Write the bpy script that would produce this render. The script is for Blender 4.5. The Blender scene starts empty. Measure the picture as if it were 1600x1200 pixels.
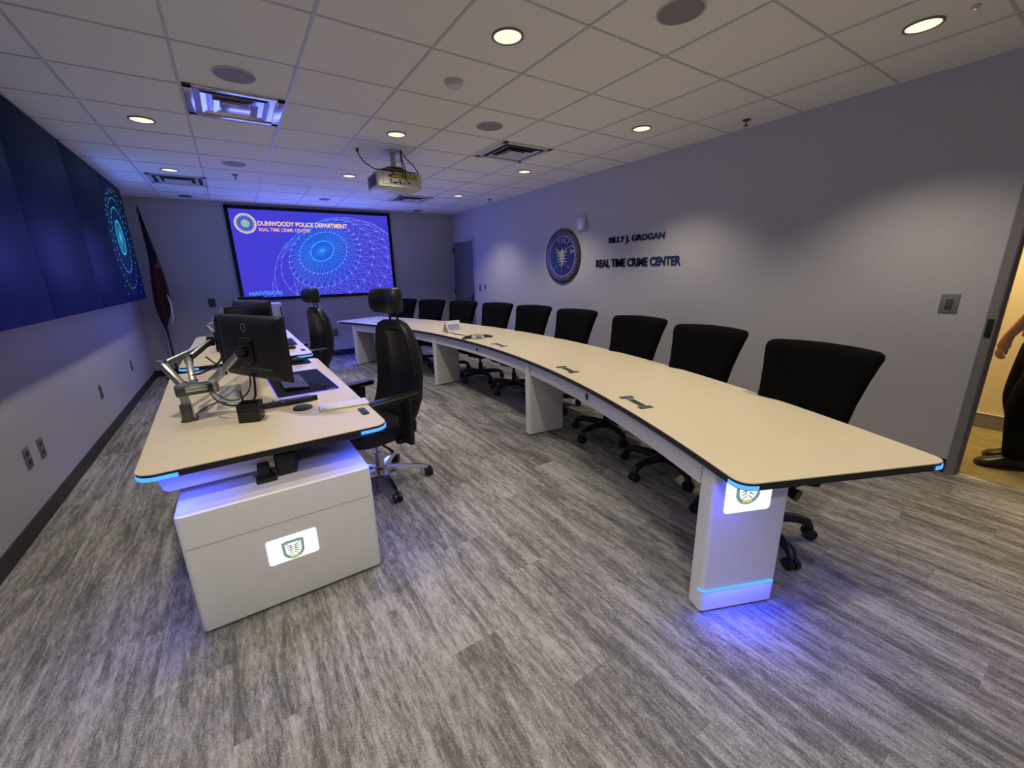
import bpy, bmesh, math, random
from mathutils import Vector, Matrix
random.seed(7)
R = math.radians; PI = math.pi
SC = bpy.context.scene; COL = SC.collection
XR, YB, XL, ZC = 4.155, 8.602, -1.268, 2.724      # right wall, back wall, left wall, ceiling

# ------------------------------------------------------------------ camera
cd = bpy.data.cameras.new('camera'); cd.sensor_width = 36; cd.lens = 641.498/1600*36; cd.clip_start = .02
cam = bpy.data.objects.new('camera', cd); COL.objects.link(cam)
_y, _p, _r = .57916, -.265847, -.024986
_f = Vector((math.sin(_y)*math.cos(_p), math.cos(_y)*math.cos(_p), math.sin(_p)))
_rt = Vector((math.cos(_y), -math.sin(_y), 0)); _up = _rt.cross(_f)
_r2 = _rt*math.cos(_r)+_up*math.sin(_r); _u2 = _up*math.cos(_r)-_rt*math.sin(_r)
M3 = Matrix((_r2, _u2, -_f)).transposed()
cam.matrix_world = Matrix.Translation((0, 0, 1.505)) @ M3.to_4x4()
SC.camera = cam
# ------------------------------------------------------------------ world, exposure
w = bpy.data.worlds.new('world'); SC.world = w; w.use_nodes = True
w.node_tree.nodes['Background'].inputs[0].default_value = (.05, .055, .08, 1)
w.node_tree.nodes['Background'].inputs[1].default_value = .15
SC.view_settings.view_transform = 'Standard'; SC.view_settings.look = 'None'
SC.view_settings.gamma = 1; SC.view_settings.exposure = 0.0; SC.view_settings.use_curve_mapping = False
WARM = (1.0, .88, .67)
def area_lamp(name, loc, xax, zax, sx, sy, energy, col):
    l = bpy.data.lights.new(name, 'AREA'); l.shape = 'RECTANGLE'; l.size = sx; l.size_y = sy; l.energy = energy; l.color = col
    o = bpy.data.objects.new(name, l); COL.objects.link(o)
    x, z = Vector(xax).normalized(), -Vector(zax).normalized(); y = z.cross(x)          # an area lamp shines along its local -Z
    o.matrix_world = Matrix.Translation(loc) @ Matrix((x, y, z)).transposed().to_4x4(); return o
# glow of the two displays into the room
area_lamp('screen_glow', (1.45, YB-.05, 1.68), (1, 0, 0), (0, -1, 0), 2.5, 1.0, 46, (.15, .20, 1))
area_lamp('globe_glow', (-1.02, 6.7, 2.0), (0, 1, 0), (1, 0, 0), 1.4, 1.2, 7, (.10, .26, 1))
area_lamp('video_wall_glow', (-1.02, 4.2, 1.98), (0, 1, 0), (1, 0, 0), 7.2, 1.35, 3, (.30, .48, 1))
SPOT_W = 63.0           # each recessed downlight
LED = (.10, .50, 1.5)   # blue edge light

# ------------------------------------------------------------------ materials
MATS = {}
def s2l(c):
    return tuple(((v/255)/12.92 if v/255 <= .04045 else ((v/255+.055)/1.055)**2.4) for v in c)
class NT:
    def __init__(s, name):
        m = bpy.data.materials.new(name); m.use_nodes = True; s.m = m; s.t = m.node_tree; s.n = s.t.nodes
        s.b = s.n['Principled BSDF']
    def add(s, kind, **kw):
        n = s.n.new(kind)
        for k, v in kw.items():
            if k.startswith('i_'):
                key = k[2:]; key = int(key) if key.isdigit() else key
                n.inputs[key].default_value = v
            else: setattr(n, k, v)
        return n
    def ln(s, a, b): s.t.links.new(a, b)
def ramp(nt, fac, stops):
    r = nt.add('ShaderNodeValToRGB'); e = r.color_ramp.elements
    while len(e) < len(stops): e.new(.5)
    for el, (p, c) in zip(e, stops):
        el.position = p; el.color = (*c, 1) if len(c) == 3 else c
    nt.ln(fac, r.inputs[0]); return r
def mat(name, col, rough=.5, metal=0, var=.06, scale=40, bump=0, coat=0, spec=.5):
    """a plain procedural material: base colour with slight noise in colour and relief"""
    if name in MATS: return MATS[name]
    nt = NT(name); tc = nt.add('ShaderNodeTexCoord')
    no = nt.add('ShaderNodeTexNoise', i_Scale=scale, i_Detail=3.0); nt.ln(tc.outputs['Object'], no.inputs['Vector'])
    a = tuple(max(0, c*(1-var)) for c in col); b = tuple(min(1, c*(1+var)) for c in col)
    rp = ramp(nt, no.outputs['Fac'], [(.3, a), (.7, b)]); nt.ln(rp.outputs[0], nt.b.inputs['Base Color'])
    nt.b.inputs['Roughness'].default_value = rough; nt.b.inputs['Metallic'].default_value = metal
    nt.b.inputs['Specular IOR Level'].default_value = spec
    if coat: nt.b.inputs['Coat Weight'].default_value = coat
    if bump:
        bp = nt.add('ShaderNodeBump', i_Strength=bump, i_Distance=.01); nt.ln(no.outputs['Fac'], bp.inputs['Height'])
        nt.ln(bp.outputs[0], nt.b.inputs['Normal'])
    MATS[name] = nt.m; return nt.m
def emit(name, col, strength=1.0):
    if name in MATS: return MATS[name]
    nt = NT(name); nt.b.inputs['Base Color'].default_value = (.02, .02, .02, 1)
    nt.b.inputs['Emission Color'].default_value = (*col, 1); nt.b.inputs['Emission Strength'].default_value = strength
    nt.b.inputs['Roughness'].default_value = .4
    MATS[name] = nt.m; return nt.m

def carpet(name, dark, mid, light):
    """woven plank carpet: speckled streaks along Y that shift from plank to plank"""
    nt = NT(name); tc = nt.add('ShaderNodeTexCoord'); sp = nt.add('ShaderNodeSeparateXYZ'); nt.ln(tc.outputs['Object'], sp.inputs[0])
    def mth(op, a, b=0.0):
        m = nt.add('ShaderNodeMath', operation=op)
        for i, v in enumerate((a, b)):
            if isinstance(v, (int, float)): m.inputs[i].default_value = v
            else: nt.ln(v, m.inputs[i])
        return m.outputs[0]
    col = mth('FLOOR', mth('DIVIDE', sp.outputs['X'], .25))
    row = mth('FLOOR', mth('ADD', mth('DIVIDE', sp.outputs['Y'], 1.0), mth('MULTIPLY', col, .37)))
    cid = nt.add('ShaderNodeCombineXYZ'); nt.ln(col, cid.inputs[0]); nt.ln(row, cid.inputs[1])
    wn = nt.add('ShaderNodeTexWhiteNoise', noise_dimensions='2D'); nt.ln(cid.outputs[0], wn.inputs['Vector'])
    def noise(sx, sy, detail, rough, shift=0.0, dist=0.0):
        c = nt.add('ShaderNodeCombineXYZ'); nt.ln(mth('MULTIPLY', sp.outputs['X'], sx), c.inputs[0]); nt.ln(mth('MULTIPLY', sp.outputs['Y'], sy), c.inputs[1])
        if shift: nt.ln(mth('MULTIPLY', wn.outputs['Value'], shift), c.inputs[2])
        n = nt.add('ShaderNodeTexNoise', i_Scale=1.0, i_Detail=detail, i_Roughness=rough, i_Distortion=dist); nt.ln(c.outputs[0], n.inputs['Vector'])
        return n.outputs['Fac']
    big = noise(22, 2.1, 6, .66, 9, .3); fine = noise(75, 17, 4, .72); spk = noise(230, 130, 2, .6); pat = noise(3.0, 1.1, 3, .5, 7)
    v = mth('ADD', mth('MULTIPLY', big, .36), mth('MULTIPLY', fine, .26))
    v = mth('ADD', v, mth('MULTIPLY', spk, .20)); v = mth('ADD', v, mth('MULTIPLY', pat, .12))
    v = mth('ADD', v, mth('ADD', mth('MULTIPLY', wn.outputs['Value'], .02), .01))
    rp = ramp(nt, v, [(.435, dark), (.50, mid), (.56, light)])
    nt.ln(rp.outputs[0], nt.b.inputs['Base Color']); nt.b.inputs['Roughness'].default_value = .95
    nt.b.inputs['Specular IOR Level'].default_value = .1
    bp = nt.add('ShaderNodeBump', i_Strength=.3, i_Distance=.01); nt.ln(spk, bp.inputs['Height']); nt.ln(bp.outputs[0], nt.b.inputs['Normal'])
    MATS[name] = nt.m; return nt.m

M_floor = carpet('streaked_carpet', (.125, .12, .118), (.265, .258, .25), (.43, .42, .405))
M_floor2 = carpet('corridor_carpet', (.22, .18, .08), (.30, .25, .11), (.38, .32, .16))
M_wall = mat('wall_paint', (.47, .465, .485), .75, scale=25, var=.02, bump=.03)
M_wall2 = mat('corridor_paint', (.72, .62, .42), .7, var=.02)
M_tile = mat('ceiling_tile', (.84, .84, .79), .95, var=.03, scale=260, bump=.12)
M_tbar = mat('ceiling_bar', (.55, .545, .55), .5, var=.03)  # bars greyer than the tiles: the shadow gaps beside them put into the colour
M_base = mat('baseboard_vinyl', (.018, .018, .022), .45)
M_white = mat('cream_laminate', (.72, .63, .46), .38, var=.012, scale=9)
M_cab = mat('white_cabinet_panel', (.78, .775, .78), .42, var=.015, scale=9)
M_edge = mat('black_edge_band', (.012, .012, .015), .4)
M_fab = mat('black_woven_fabric', (.0035, .0034, .0036), .95, var=.35, scale=420, bump=.25, spec=.08)
M_plast = mat('black_plastic', (.007, .007, .008), .45, var=.1)
M_mon = mat('monitor_shell', (.006, .006, .008), .5, var=.12, scale=90)
M_glass = mat('dark_screen_glass', (.006, .006, .008), .12)
M_leath = mat('black_leather', (.006, .006, .008), .46, var=.25, scale=160, bump=.12)
M_chrome = mat('polished_chrome', (.75, .75, .78), .14, metal=1, var=.03)
M_alu = mat('brushed_aluminium', (.52, .52, .52), .34, metal=.85, var=.06, scale=120)
M_gun = mat('gunmetal', (.10, .11, .11), .35, metal=.7, var=.1)
M_grey = mat('grey_plate', (.17, .17, .18), .5)
M_dgrey = mat('dark_grey_plate', (.06, .06, .07), .5)
M_lgrey = mat('light_grey_plastic', (.55, .55, .56), .5)
M_door = mat('grey_door_paint', (.15, .145, .155), .5)
M_frame = mat('door_frame_paint', (.20, .19, .20), .5)
M_speak = mat('speaker_grille', (.26, .26, .26), .7, var=.2, scale=600, bump=.2)
M_vent = mat('vent_white_metal', (.62, .62, .64), .35, metal=.2)
M_vent_s = mat('vent_bare_metal', (.62, .60, .68), .22, metal=.75, var=.12, scale=30)
M_black = mat('black_void', (.004, .004, .006), .8)
M_mat = mat('dark_desk_mat', (.004, .004, .006), .7, var=.2, spec=.12)
M_whitelam = mat('white_lacquer', (.74, .73, .70), .4, var=.015)
M_paper = mat('white_paper', (.78, .79, .82), .6)
M_skin = mat('skin', (.50, .27, .17), .5, var=.08, scale=30)
M_cloth = mat('black_uniform_cloth', (.007, .007, .008), .9, var=.3, scale=200, bump=.1, spec=.1)
M_shoe = mat('black_shoe_leather', (.010, .010, .011), .35, var=.2)
M_hair = mat('dark_hair', (.02, .013, .009), .6, var=.3, scale=150)
M_glow = emit('downlight_lens', (1.0, .90, .66), 1.15)
M_led = emit('blue_led', LED, 1.0)
M_lit = emit('lit_white_panel', (.93, 1.0, .95), 1.08)
M_gold = mat('seal_gold_ring', (.060, .042, .034), .3, metal=.3, var=.2)
M_navy = mat('seal_navy_field', (.003, .004, .016), .38, spec=.3)
M_mark = mat('seal_relief_marks', (.30, .30, .36), .4)
M_letter = mat('black_gloss_letters', (.006, .007, .02), .10)
M_proj = mat('projector_shell', (.62, .62, .58), .45)
M_projy = mat('projector_label_panel', (.40, .31, .06), .45, var=.2, scale=12)
M_flag = None

# ------------------------------------------------------------------ geometry helpers
class MB:
    def __init__(s): s.bm = bmesh.new()
    def _add(s, b, M=None):
        if M is not None: b.transform(M)
        me = bpy.data.meshes.new('t'); b.to_mesh(me); b.free(); s.bm.from_mesh(me); bpy.data.meshes.remove(me); return s
    def box(s, c, d, bev=0, rot=None, seg=2):
        b = bmesh.new(); bmesh.ops.create_cube(b, size=1); bmesh.ops.scale(b, vec=d, verts=b.verts)
        if bev: bmesh.ops.bevel(b, geom=b.edges[:], offset=bev, segments=seg, affect='EDGES', profile=.5)
        M = Matrix.Translation(c)
        if rot is not None: M = M @ rot.to_4x4()
        return s._add(b, M)
    def bar(s, p0, p1, wdt, hgt, bev=0, up=(0, 0, 1)):
        p0, p1 = Vector(p0), Vector(p1); d = p1-p0; y = d.normalized(); x = y.cross(Vector(up))
        if x.length < 1e-4: x = Vector((1, 0, 0))
        x.normalize(); z = x.cross(y); rot = Matrix((x, y, z)).transposed()
        return s.box((p0+p1)/2, (wdt, d.length, hgt), bev, rot)
    def ring(s, pts): return [s.bm.verts.new(p) for p in pts]
    def loft(s, rings, cap=True, closed=True):
        vs = [s.ring(r) for r in rings]; n = len(vs[0])
        for a, b in zip(vs, vs[1:]):
            for i in range(n if closed else n-1):
                j = (i+1) % n
                try: s.bm.faces.new((a[i], a[j], b[j], b[i]))
                except ValueError: pass
        if cap:
            for r in (vs[0][::-1], vs[-1]):
                try: s.bm.faces.new(r)
                except ValueError: pass
        return s
    def tube(s, pts, r, n=10, cap=True):
        pts = [Vector(p) for p in pts]; rs = r if isinstance(r, (list, tuple)) else [r]*len(pts)
        rings = []; ref = None
        for i, p in enumerate(pts):
            t = (pts[min(i+1, len(pts)-1)]-pts[max(i-1, 0)]).normalized()
            if ref is None: ref = t.orthogonal().normalized()
            ref = (ref-t*ref.dot(t))
            if ref.length < 1e-5: ref = t.orthogonal()
            ref.normalize(); q = t.cross(ref)
            rings.append([p+(ref*math.cos(a)+q*math.sin(a))*rs[i] for a in (2*PI*k/n for k in range(n))])
        return s.loft(rings, cap)
    def cyl(s, p0, p1, r, r1=None, n=20): return s.tube([p0, p1], [r, r if r1 is None else r1], n)
    def lathe(s, prof, n=24, M=None, cap=True):
        M = M or Matrix.Identity(4)
        return s.loft([[M @ Vector((max(r, 1e-4)*math.cos(2*PI*k/n), max(r, 1e-4)*math.sin(2*PI*k/n), z)) for k in range(n)] for r, z in prof], cap)
    def prism(s, poly, z0, z1, M=None, bev=0):
        b = bmesh.new(); v = [b.verts.new((x, y, z0)) for x, y in poly]; f = b.faces.new(v)
        if f.normal.z > 0 or f.calc_area() and (f.normal_update() or f.normal.z > 0): f.normal_flip()
        g = bmesh.ops.extrude_face_region(b, geom=[f]); bmesh.ops.translate(b, vec=(0, 0, z1-z0), verts=[e for e in g['geom'] if isinstance(e, bmesh.types.BMVert)])
        bmesh.ops.recalc_face_normals(b, faces=b.faces[:])
        if bev:
            ed = [e for e in b.edges if abs(e.verts[0].co.z-e.verts[1].co.z) < 1e-6]
            bmesh.ops.bevel(b, geom=ed, offset=bev, segments=2, affect='EDGES', profile=.5)
        return s._add(b, M)
    def quad(s, a, b, c, d):
        s.bm.faces.new([s.bm.verts.new(p) for p in (a, b, c, d)]); return s
def obj(name, mb, m, parent=None, smooth=True, angle=40, fixn=True):
    bm = mb.bm
    if fixn: bmesh.ops.recalc_face_normals(bm, faces=bm.faces[:])
    me = bpy.data.meshes.new(name); bm.to_mesh(me); bm.free()
    me.materials.append(m)
    if smooth:
        me.polygons.foreach_set('use_smooth', [True]*len(me.polygons))
        try: me.set_sharp_from_angle(angle=R(angle))
        except Exception: pass
    o = bpy.data.objects.new(name, me); COL.objects.link(o)
    if parent: o.parent = parent
    return o
def tag(o, label, cat, group=None, kind=None):
    o['label'] = label; o['category'] = cat
    if group: o['group'] = group
    if kind: o['kind'] = kind
    return o
def thing(name, label, cat, loc=(0, 0, 0), rz=0, group=None):
    o = bpy.data.objects.new(name, None); o.empty_display_size = .1; COL.objects.link(o)
    o.location = loc; o.rotation_euler = (0, 0, rz); return tag(o, label, cat, group)
def struct(name, mb, m, parent=None, smooth=False):
    o = obj(name, mb, m, parent, smooth); o['kind'] = 'structure'; return o
def dup(root, loc, rz, label, group=None):
    r = root.copy(); COL.objects.link(r); r.location = loc; r.rotation_euler = (0, 0, rz); r['label'] = label
    if group: r['group'] = group
    for ch in list(root.children):
        c = ch.copy(); COL.objects.link(c); c.parent = r
        for g in list(ch.children):
            d = g.copy(); COL.objects.link(d); d.parent = c
    return r
def sup(a, b, n, e=4.0):
    out = []
    for k in range(n):
        t = 2*PI*k/n; c, s = math.cos(t), math.sin(t)
        out.append((a*math.copysign(abs(c)**(2/e), c), b*math.copysign(abs(s)**(2/e), s)))
    return out
def rrect(x0, x1, y0, y1, r, n=6):
    p = []
    for cx, cy, a in ((x1-r, y1-r, 0), (x0+r, y1-r, 90), (x0+r, y0+r, 180), (x1-r, y0+r, 270)):
        for k in range(n+1):
            t = R(a+90*k/n); p.append((cx+r*math.cos(t), cy+r*math.sin(t)))
    return p
def text_mesh(body, width=None, height=None, ext=.001, bold=.012):
    c = bpy.data.curves.new('t', 'FONT'); c.body = body; c.size = 1; c.extrude = 0; c.offset = bold; c.resolution_u = 3
    o = bpy.data.objects.new('t', c); COL.objects.link(o)
    dg = bpy.context.evaluated_depsgraph_get(); me = bpy.data.meshes.new_from_object(o.evaluated_get(dg))
    bpy.data.objects.remove(o); bpy.data.curves.remove(c)
    b = bmesh.new(); b.from_mesh(me); bpy.data.meshes.remove(me)
    xs = [v.co.x for v in b.verts]; ys = [v.co.y for v in b.verts]
    x0, x1, y0, y1 = min(xs), max(xs), min(ys), max(ys)
    h = (y1-y0) or 1; sy = (height or 1)/h; sx = width/(x1-x0) if width else sy
    for v in b.verts: v.co = Vector(((v.co.x-x0)*sx, (v.co.y-y0)*sy, 0))
    if ext:
        g = bmesh.ops.extrude_face_region(b, geom=b.faces[:])
        bmesh.ops.translate(b, vec=(0, 0, ext), verts=[e for e in g['geom'] if isinstance(e, bmesh.types.BMVert)])
    return b
def add_text(mb, body, M, width=None, height=None, ext=.001, bold=.012):
    return mb._add(text_mesh(body, width, height, ext, bold), M)
def basis(o, x, y, z): return Matrix.Translation(o) @ Matrix((x, y, z)).transposed().to_4x4()

# ------------------------------------------------------------------ room shell
Y0 = -2.6                                    # wall behind the camera
struct('floor', MB().box(((XL+XR)/2, (Y0+YB)/2, -.05), (XR-XL+.2, YB-Y0+.2, .1)), M_floor)
ceil = struct('ceiling', MB().box(((XL+XR)/2, (Y0+YB)/2, ZC+.05), (XR-XL+.2, YB-Y0+.2, .1)), M_tile)
g = MB(); T = .6096
k0 = math.ceil((XL+1.2888)/T)
for k in range(k0, k0+10):
    x = k*T-1.2888
    if XL < x < XR: g.box((x, (Y0+YB)/2, ZC-.0015), (.015, YB-Y0, .005))
for k in range(-9, 12):
    y = k*T+2.4847
    if Y0 < y < YB: g.box(((XL+XR)/2, y, ZC-.001), (XR-XL, .013, .004))
gr = struct('ceiling_grid', g, M_tbar, ceil)
struct('wall_back', MB().box(((XL+XR)/2, YB+.06, ZC/2), (XR-XL+.24, .12, ZC)), M_wall)
struct('wall_left', MB().box((XL-.06, (Y0+YB)/2, ZC/2), (.12, YB-Y0+.24, ZC)), M_wall)
struct('wall_front', MB().box(((XL+XR)/2, Y0-.06, ZC/2), (XR-XL+.24, .12, ZC)), M_wall)
DY1, DY0, DH = .503, -.52, 2.14             # open doorway in the right wall
wr = MB()
wr.box((XR+.06, (DY1+.05+7.62)/2, ZC/2), (.12, 7.62-DY1-.05, ZC))
wr.box((XR+.06, (8.56+YB)/2, ZC/2), (.12, YB-8.56, ZC)); wr.box((XR+.06, 8.09, (2.16+ZC)/2), (.12, .94, ZC-2.16))
wr.box((XR+.06, (Y0+DY0-.05)/2, ZC/2), (.12, DY0-.05-Y0, ZC)); wr.box((XR+.06, (DY0+DY1)/2, (DH+.05+ZC)/2), (.12, DY1-DY0+.1, ZC-DH-.05))
struct('wall_right', wr, M_wall)
t = MB()
for y in (DY1+.025, DY0-.025): t.box((XR+.06, y, DH/2), (.15, .05, DH), .004)
t.box((XR+.06, (DY0+DY1)/2, DH+.025), (.15, DY1-DY0+.1, .05), .004)
t.box((XR+.075, DY1-.006, DH/2), (.035, .014, DH)); struct('trim_1', t, M_frame)
tag(obj('strike_plate', MB().box((XR-.018, DY1+.024, 1.07), (.006, .03, .12), .002), M_plast), 'small black latch plate on the open doorway frame at the right', 'latch plate')
struct('trim_2', MB().box((XR+.05, (DY0+DY1)/2, .002), (.05, DY1-DY0, .006), .001), M_alu)
bb = .105
struct('baseboard_left', MB().box((XL+.006, (Y0+YB)/2, bb/2), (.012, YB-Y0, bb), .003), M_base)
struct('baseboard_back', MB().box(((XL+XR)/2, YB-.006, bb/2), (XR-XL, .012, bb), .003), M_base)
b_ = MB().box((XR-.006, (DY1+.05+7.62)/2, bb/2), (.012, 7.62-DY1-.05, bb), .003)
struct('baseboard_right', b_, M_base)
# corridor beyond the doorway
CX = 5.62
struct('corridor_floor', MB().box(((XR+.1+CX)/2, 0, -.05), (CX-XR+.1, 7, .099)), M_floor2)
struct('wall_corridor', MB().box((CX+.06, 0, ZC/2), (.12, 7, ZC)), M_wall2)
struct('wall_corridor_end', MB().box(((XR+.12+CX)/2, 3.56, ZC/2), (CX-XR-.12, .12, ZC)).box(((XR+.12+CX)/2, -3.56, ZC/2), (CX-XR-.12, .12, ZC)), M_wall2)
struct('corridor_ceiling', MB().box(((XR+.12+CX)/2, 0, ZC+.05), (CX-XR-.1, 7, .1)), M_tile)
struct('baseboard_corridor', MB().box((CX-.008, 0, .065), (.016, 7, .13), .002), M_frame)
struct('trim_3', MB().box((CX-.010, 0, .135), (.02, 7, .010), .002), M_lgrey)
cl = thing('assumed_corridor_light', 'assumed warm ceiling light, out of view in the corridor beyond the open doorway', 'ceiling light', (5.0, .6, ZC))  # assumed lamp, not in view, for the warm light on the corridor wall
obj('frame', MB().box((0, 0, -.012), (.62, 1.22, .024), .004), M_vent, cl)
obj('diffuser', MB().box((0, 0, -.027), (.54, 1.14, .006)), emit('corridor_diffuser', (1, .80, .45), 4), cl)
la = bpy.data.lights.new('assumed_corridor_lamp', 'AREA'); la.shape = 'RECTANGLE'; la.size = .5; la.size_y = 1.1; la.energy = 50; la.color = (1, .72, .34)
lo = bpy.data.objects.new('assumed_corridor_lamp', la); COL.objects.link(lo); lo.parent = cl; lo.location = (0, 0, -.035)
# back right door
d = MB().box((XR+.012, 8.09, 1.075), (.045, .90, 2.12), .004); door = struct('door_1', d, M_door)
f = MB()
for y in (7.62, 8.56): f.box((XR-.002, y, 1.08), (.03, .045, 2.16), .004)
f.box((XR-.002, 8.09, 2.16), (.03, .985, .045), .004); struct('door_frame', f, M_wall, door)
struct('handle', MB().box((XR-.016, 7.73, 1.0), (.014, .05, .17), .004).tube([(XR-.02, 7.73, 1.01), (XR-.06, 7.73, 1.01), (XR-.065, 7.77, 1.01), (XR-.065, 7.86, 1.005)], .010, 8), M_plast, door)
for z in (1.98, 1.12, .25): struct('hinge', MB().box((XR-.018, 8.535, z), (.012, .035, .11), .003), M_plast, door)

# ------------------------------------------------------------------ recessed lights and other ceiling things
def downlight(x, y, label, lit=True, watts=None, col=None, cone=112):
    o = thing('downlight', label, 'ceiling light', (x, y, ZC), 0, 'lit recessed downlights' if lit else 'switched-off recessed downlights')
    obj('trim_ring', MB().lathe([(.086, 0), (.086, -.006), (.078, -.009), (.074, -.006), (.074, .001)], 32, cap=False), M_grey, o)
    obj('lens', MB().lathe([(.0745, -.003), (.05, -.0045), (.001, -.005)], 32, cap=True), M_glow if lit else M_dgrey, o)
    if lit:
        l = bpy.data.lights.new('downlight_lamp', 'SPOT'); l.energy = watts or SPOT_W; l.color = col or WARM; l.spot_size = R(cone); l.spot_blend = .75; l.shadow_soft_size = .06
        q = bpy.data.objects.new('downlight_lamp', l); COL.objects.link(q); q.parent = o; q.location = (0, 0, -.05)
    return o
for x, y, lab in [
    (1.447, 2.17, 'round warm recessed ceiling light nearest above the curved table, top centre of the view'),
    (3.30, .95, 'round warm recessed ceiling light closest to the open doorway, top right'),
    (-.376, 4.61, 'round warm recessed ceiling light beside the nearer metal air vent on the left'),
    (1.45, 4.01, 'round warm recessed ceiling light just in front of the projector'),
    (1.45, 5.84, 'round warm recessed ceiling light just behind the projector on its left'),
    (3.30, 2.81, 'round warm recessed ceiling light above the wall lettering'),
    (3.30, 4.64, 'round warm recessed ceiling light between the white air vent and the wall with the seal'),
    (3.30, 6.50, 'round warm recessed ceiling light nearest the closed grey door'),
    (-.376, 6.43, 'round warm recessed ceiling light beside the far left air vent near the video wall')]:
    downlight(x, y, lab)
for x, y in ((-.376, 2.78), (-.376, .95), (1.447, .33)):  # unseen downlights, assumed to continue the grid and added for lighting
    downlight(x, y, 'assumed round warm recessed ceiling light above and just behind the camera, out of view')
downlight(-.376, -.90, 'assumed round neutral recessed ceiling light well behind the camera, out of view', True, 135, (1, .97, .90), 140)  # assumed lamp out of view, stronger and wider to brighten desk front and carpet
for x, y, lab in [(3.29, 8.29, 'dark switched-off recessed light above the right end of the projection screen'),
                  (1.48, 7.69, 'dark switched-off recessed light above the middle of the projection screen'),
                  (-.36, 8.24, 'dark switched-off recessed light near the flag in the back left corner')]:
    downlight(x, y, lab, False)
for x, y, lab in [(2.06, 1.55, 'large round grey ceiling speaker at the top edge of the view'),
                  (.224, 3.396, 'round grey ceiling speaker in front of the bare metal air vent'),
                  (2.074, 3.422, 'round grey ceiling speaker in front of the white air vent on the right'),
                  (.238, 5.815, 'round grey ceiling speaker farther back on the left, near the far vent')]:
    o = thing('ceiling_speaker', lab, 'ceiling speaker', (x, y, ZC), 0, 'ceiling speakers')
    obj('bezel', MB().lathe([(.118, 0), (.118, -.004), (.112, -.007), (.108, -.005), (.108, 0)], 40, cap=False), M_tbar, o)
    obj('grille', MB().lathe([(.1085, -.004), (.06, -.006), (.001, -.007)], 40), M_speak, o)
o = thing('smoke_detector', 'white round smoke detector on the ceiling left of the nearest lit downlight', 'smoke detector', (1.433, 2.80, ZC))
obj('base', MB().lathe([(.062, 0), (.062, -.012), (.058, -.014), (.001, -.014)], 32), M_lgrey, o)
obj('sensor_head', MB().lathe([(.05, -.012), (.048, -.03), (.03, -.038), (.001, -.040)], 32), M_vent, o)
for x, y, lab in [(3.93, 2.21, 'small sprinkler head near the right wall above the light switch side'),
                  (3.92, 6.55, 'small sprinkler head near the right wall close to the grey door'),
                  (.247, 6.39, 'small sprinkler head on the blue-lit ceiling left of the projector')]:
    o = thing('sprinkler_head', lab, 'sprinkler', (x, y, ZC), 0, 'ceiling sprinklers')
    obj('escutcheon', MB().lathe([(.034, 0), (.032, -.006), (.012, -.012), (.012, 0)], 20, cap=False), M_dgrey, o)
    obj('deflector', MB().cyl((0, 0, 0), (0, 0, -.045), .006, n=8).lathe([(.001, -.045), (.018, -.046), (.018, -.049), (.001, -.05)], 16), M_dgrey, o)
o = thing('motion_sensor', 'tiny ceiling sensor with a red light beside the top right downlight', 'sensor', (3.294, .758, ZC))
obj('housing', MB().lathe([(.02, 0), (.02, -.01), (.012, -.016), (.001, -.017)], 20), M_lgrey, o)
obj('indicator', MB().lathe([(.006, -.016), (.005, -.019), (.001, -.02)], 12), emit('red_indicator', (1, .12, .12), 1.4), o)

def vent(cx, cy, label, metal=False):
    o = thing('air_vent', label, 'air vent', (cx, cy, ZC), 0, 'ceiling air vents')
    S = .295; m = M_vent_s if metal else M_vent
    fr = MB()
    for sx, sy, w_, d_ in ((0, 1, 2*S, .05), (0, -1, 2*S, .05), (1, 0, .05, 2*S), (-1, 0, .05, 2*S)):
        fr.box((sx*(S-.025), sy*(S-.025), -.006), (w_, d_, .010), .002)
    obj('frame', fr, m, o)
    obj('duct_opening', MB().box((0, 0, -.0025), (2*S-.09, 2*S-.09, .003)), M_vent_s if metal else M_black, o)
    if metal: obj('duct_neck', MB().box((.0, .17, -.0055), (.22, .07, .004), .002), M_black, o)
    for i, (a, zz) in enumerate(((.205, -.010), (.135, -.020))):
        lv = MB(); b = a-.045; zt = zz+.006
        for q in range(4):
            rm = Matrix.Rotation(q*PI/2, 3, 'Z')
            P = [Vector((-a, -a, zz-.004)), Vector((a, -a, zz-.004)), Vector((b, -b, zz+.010)), Vector((-b, -b, zz+.010))]
            v = [rm @ p for p in P]; u = [p+Vector((0, 0, .0025)) for p in v]
            lv.loft([v, u])
        obj('louvre', lv, m, o)
    obj('centre_plate', MB().box((0, 0, -.020), (.18, .18, .004), .002), m, o)
    return o
vent(.235, 3.96, 'bare metal square air vent beside the nearer left ceiling speaker', True)
vent(-.345, 6.99, 'dark square air vent at the far left near the video wall')
vent(2.70, 3.99, 'white square air vent right of the projector')
vent(2.71, 7.10, 'white square air vent farthest back, behind the projector near the screen')

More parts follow.
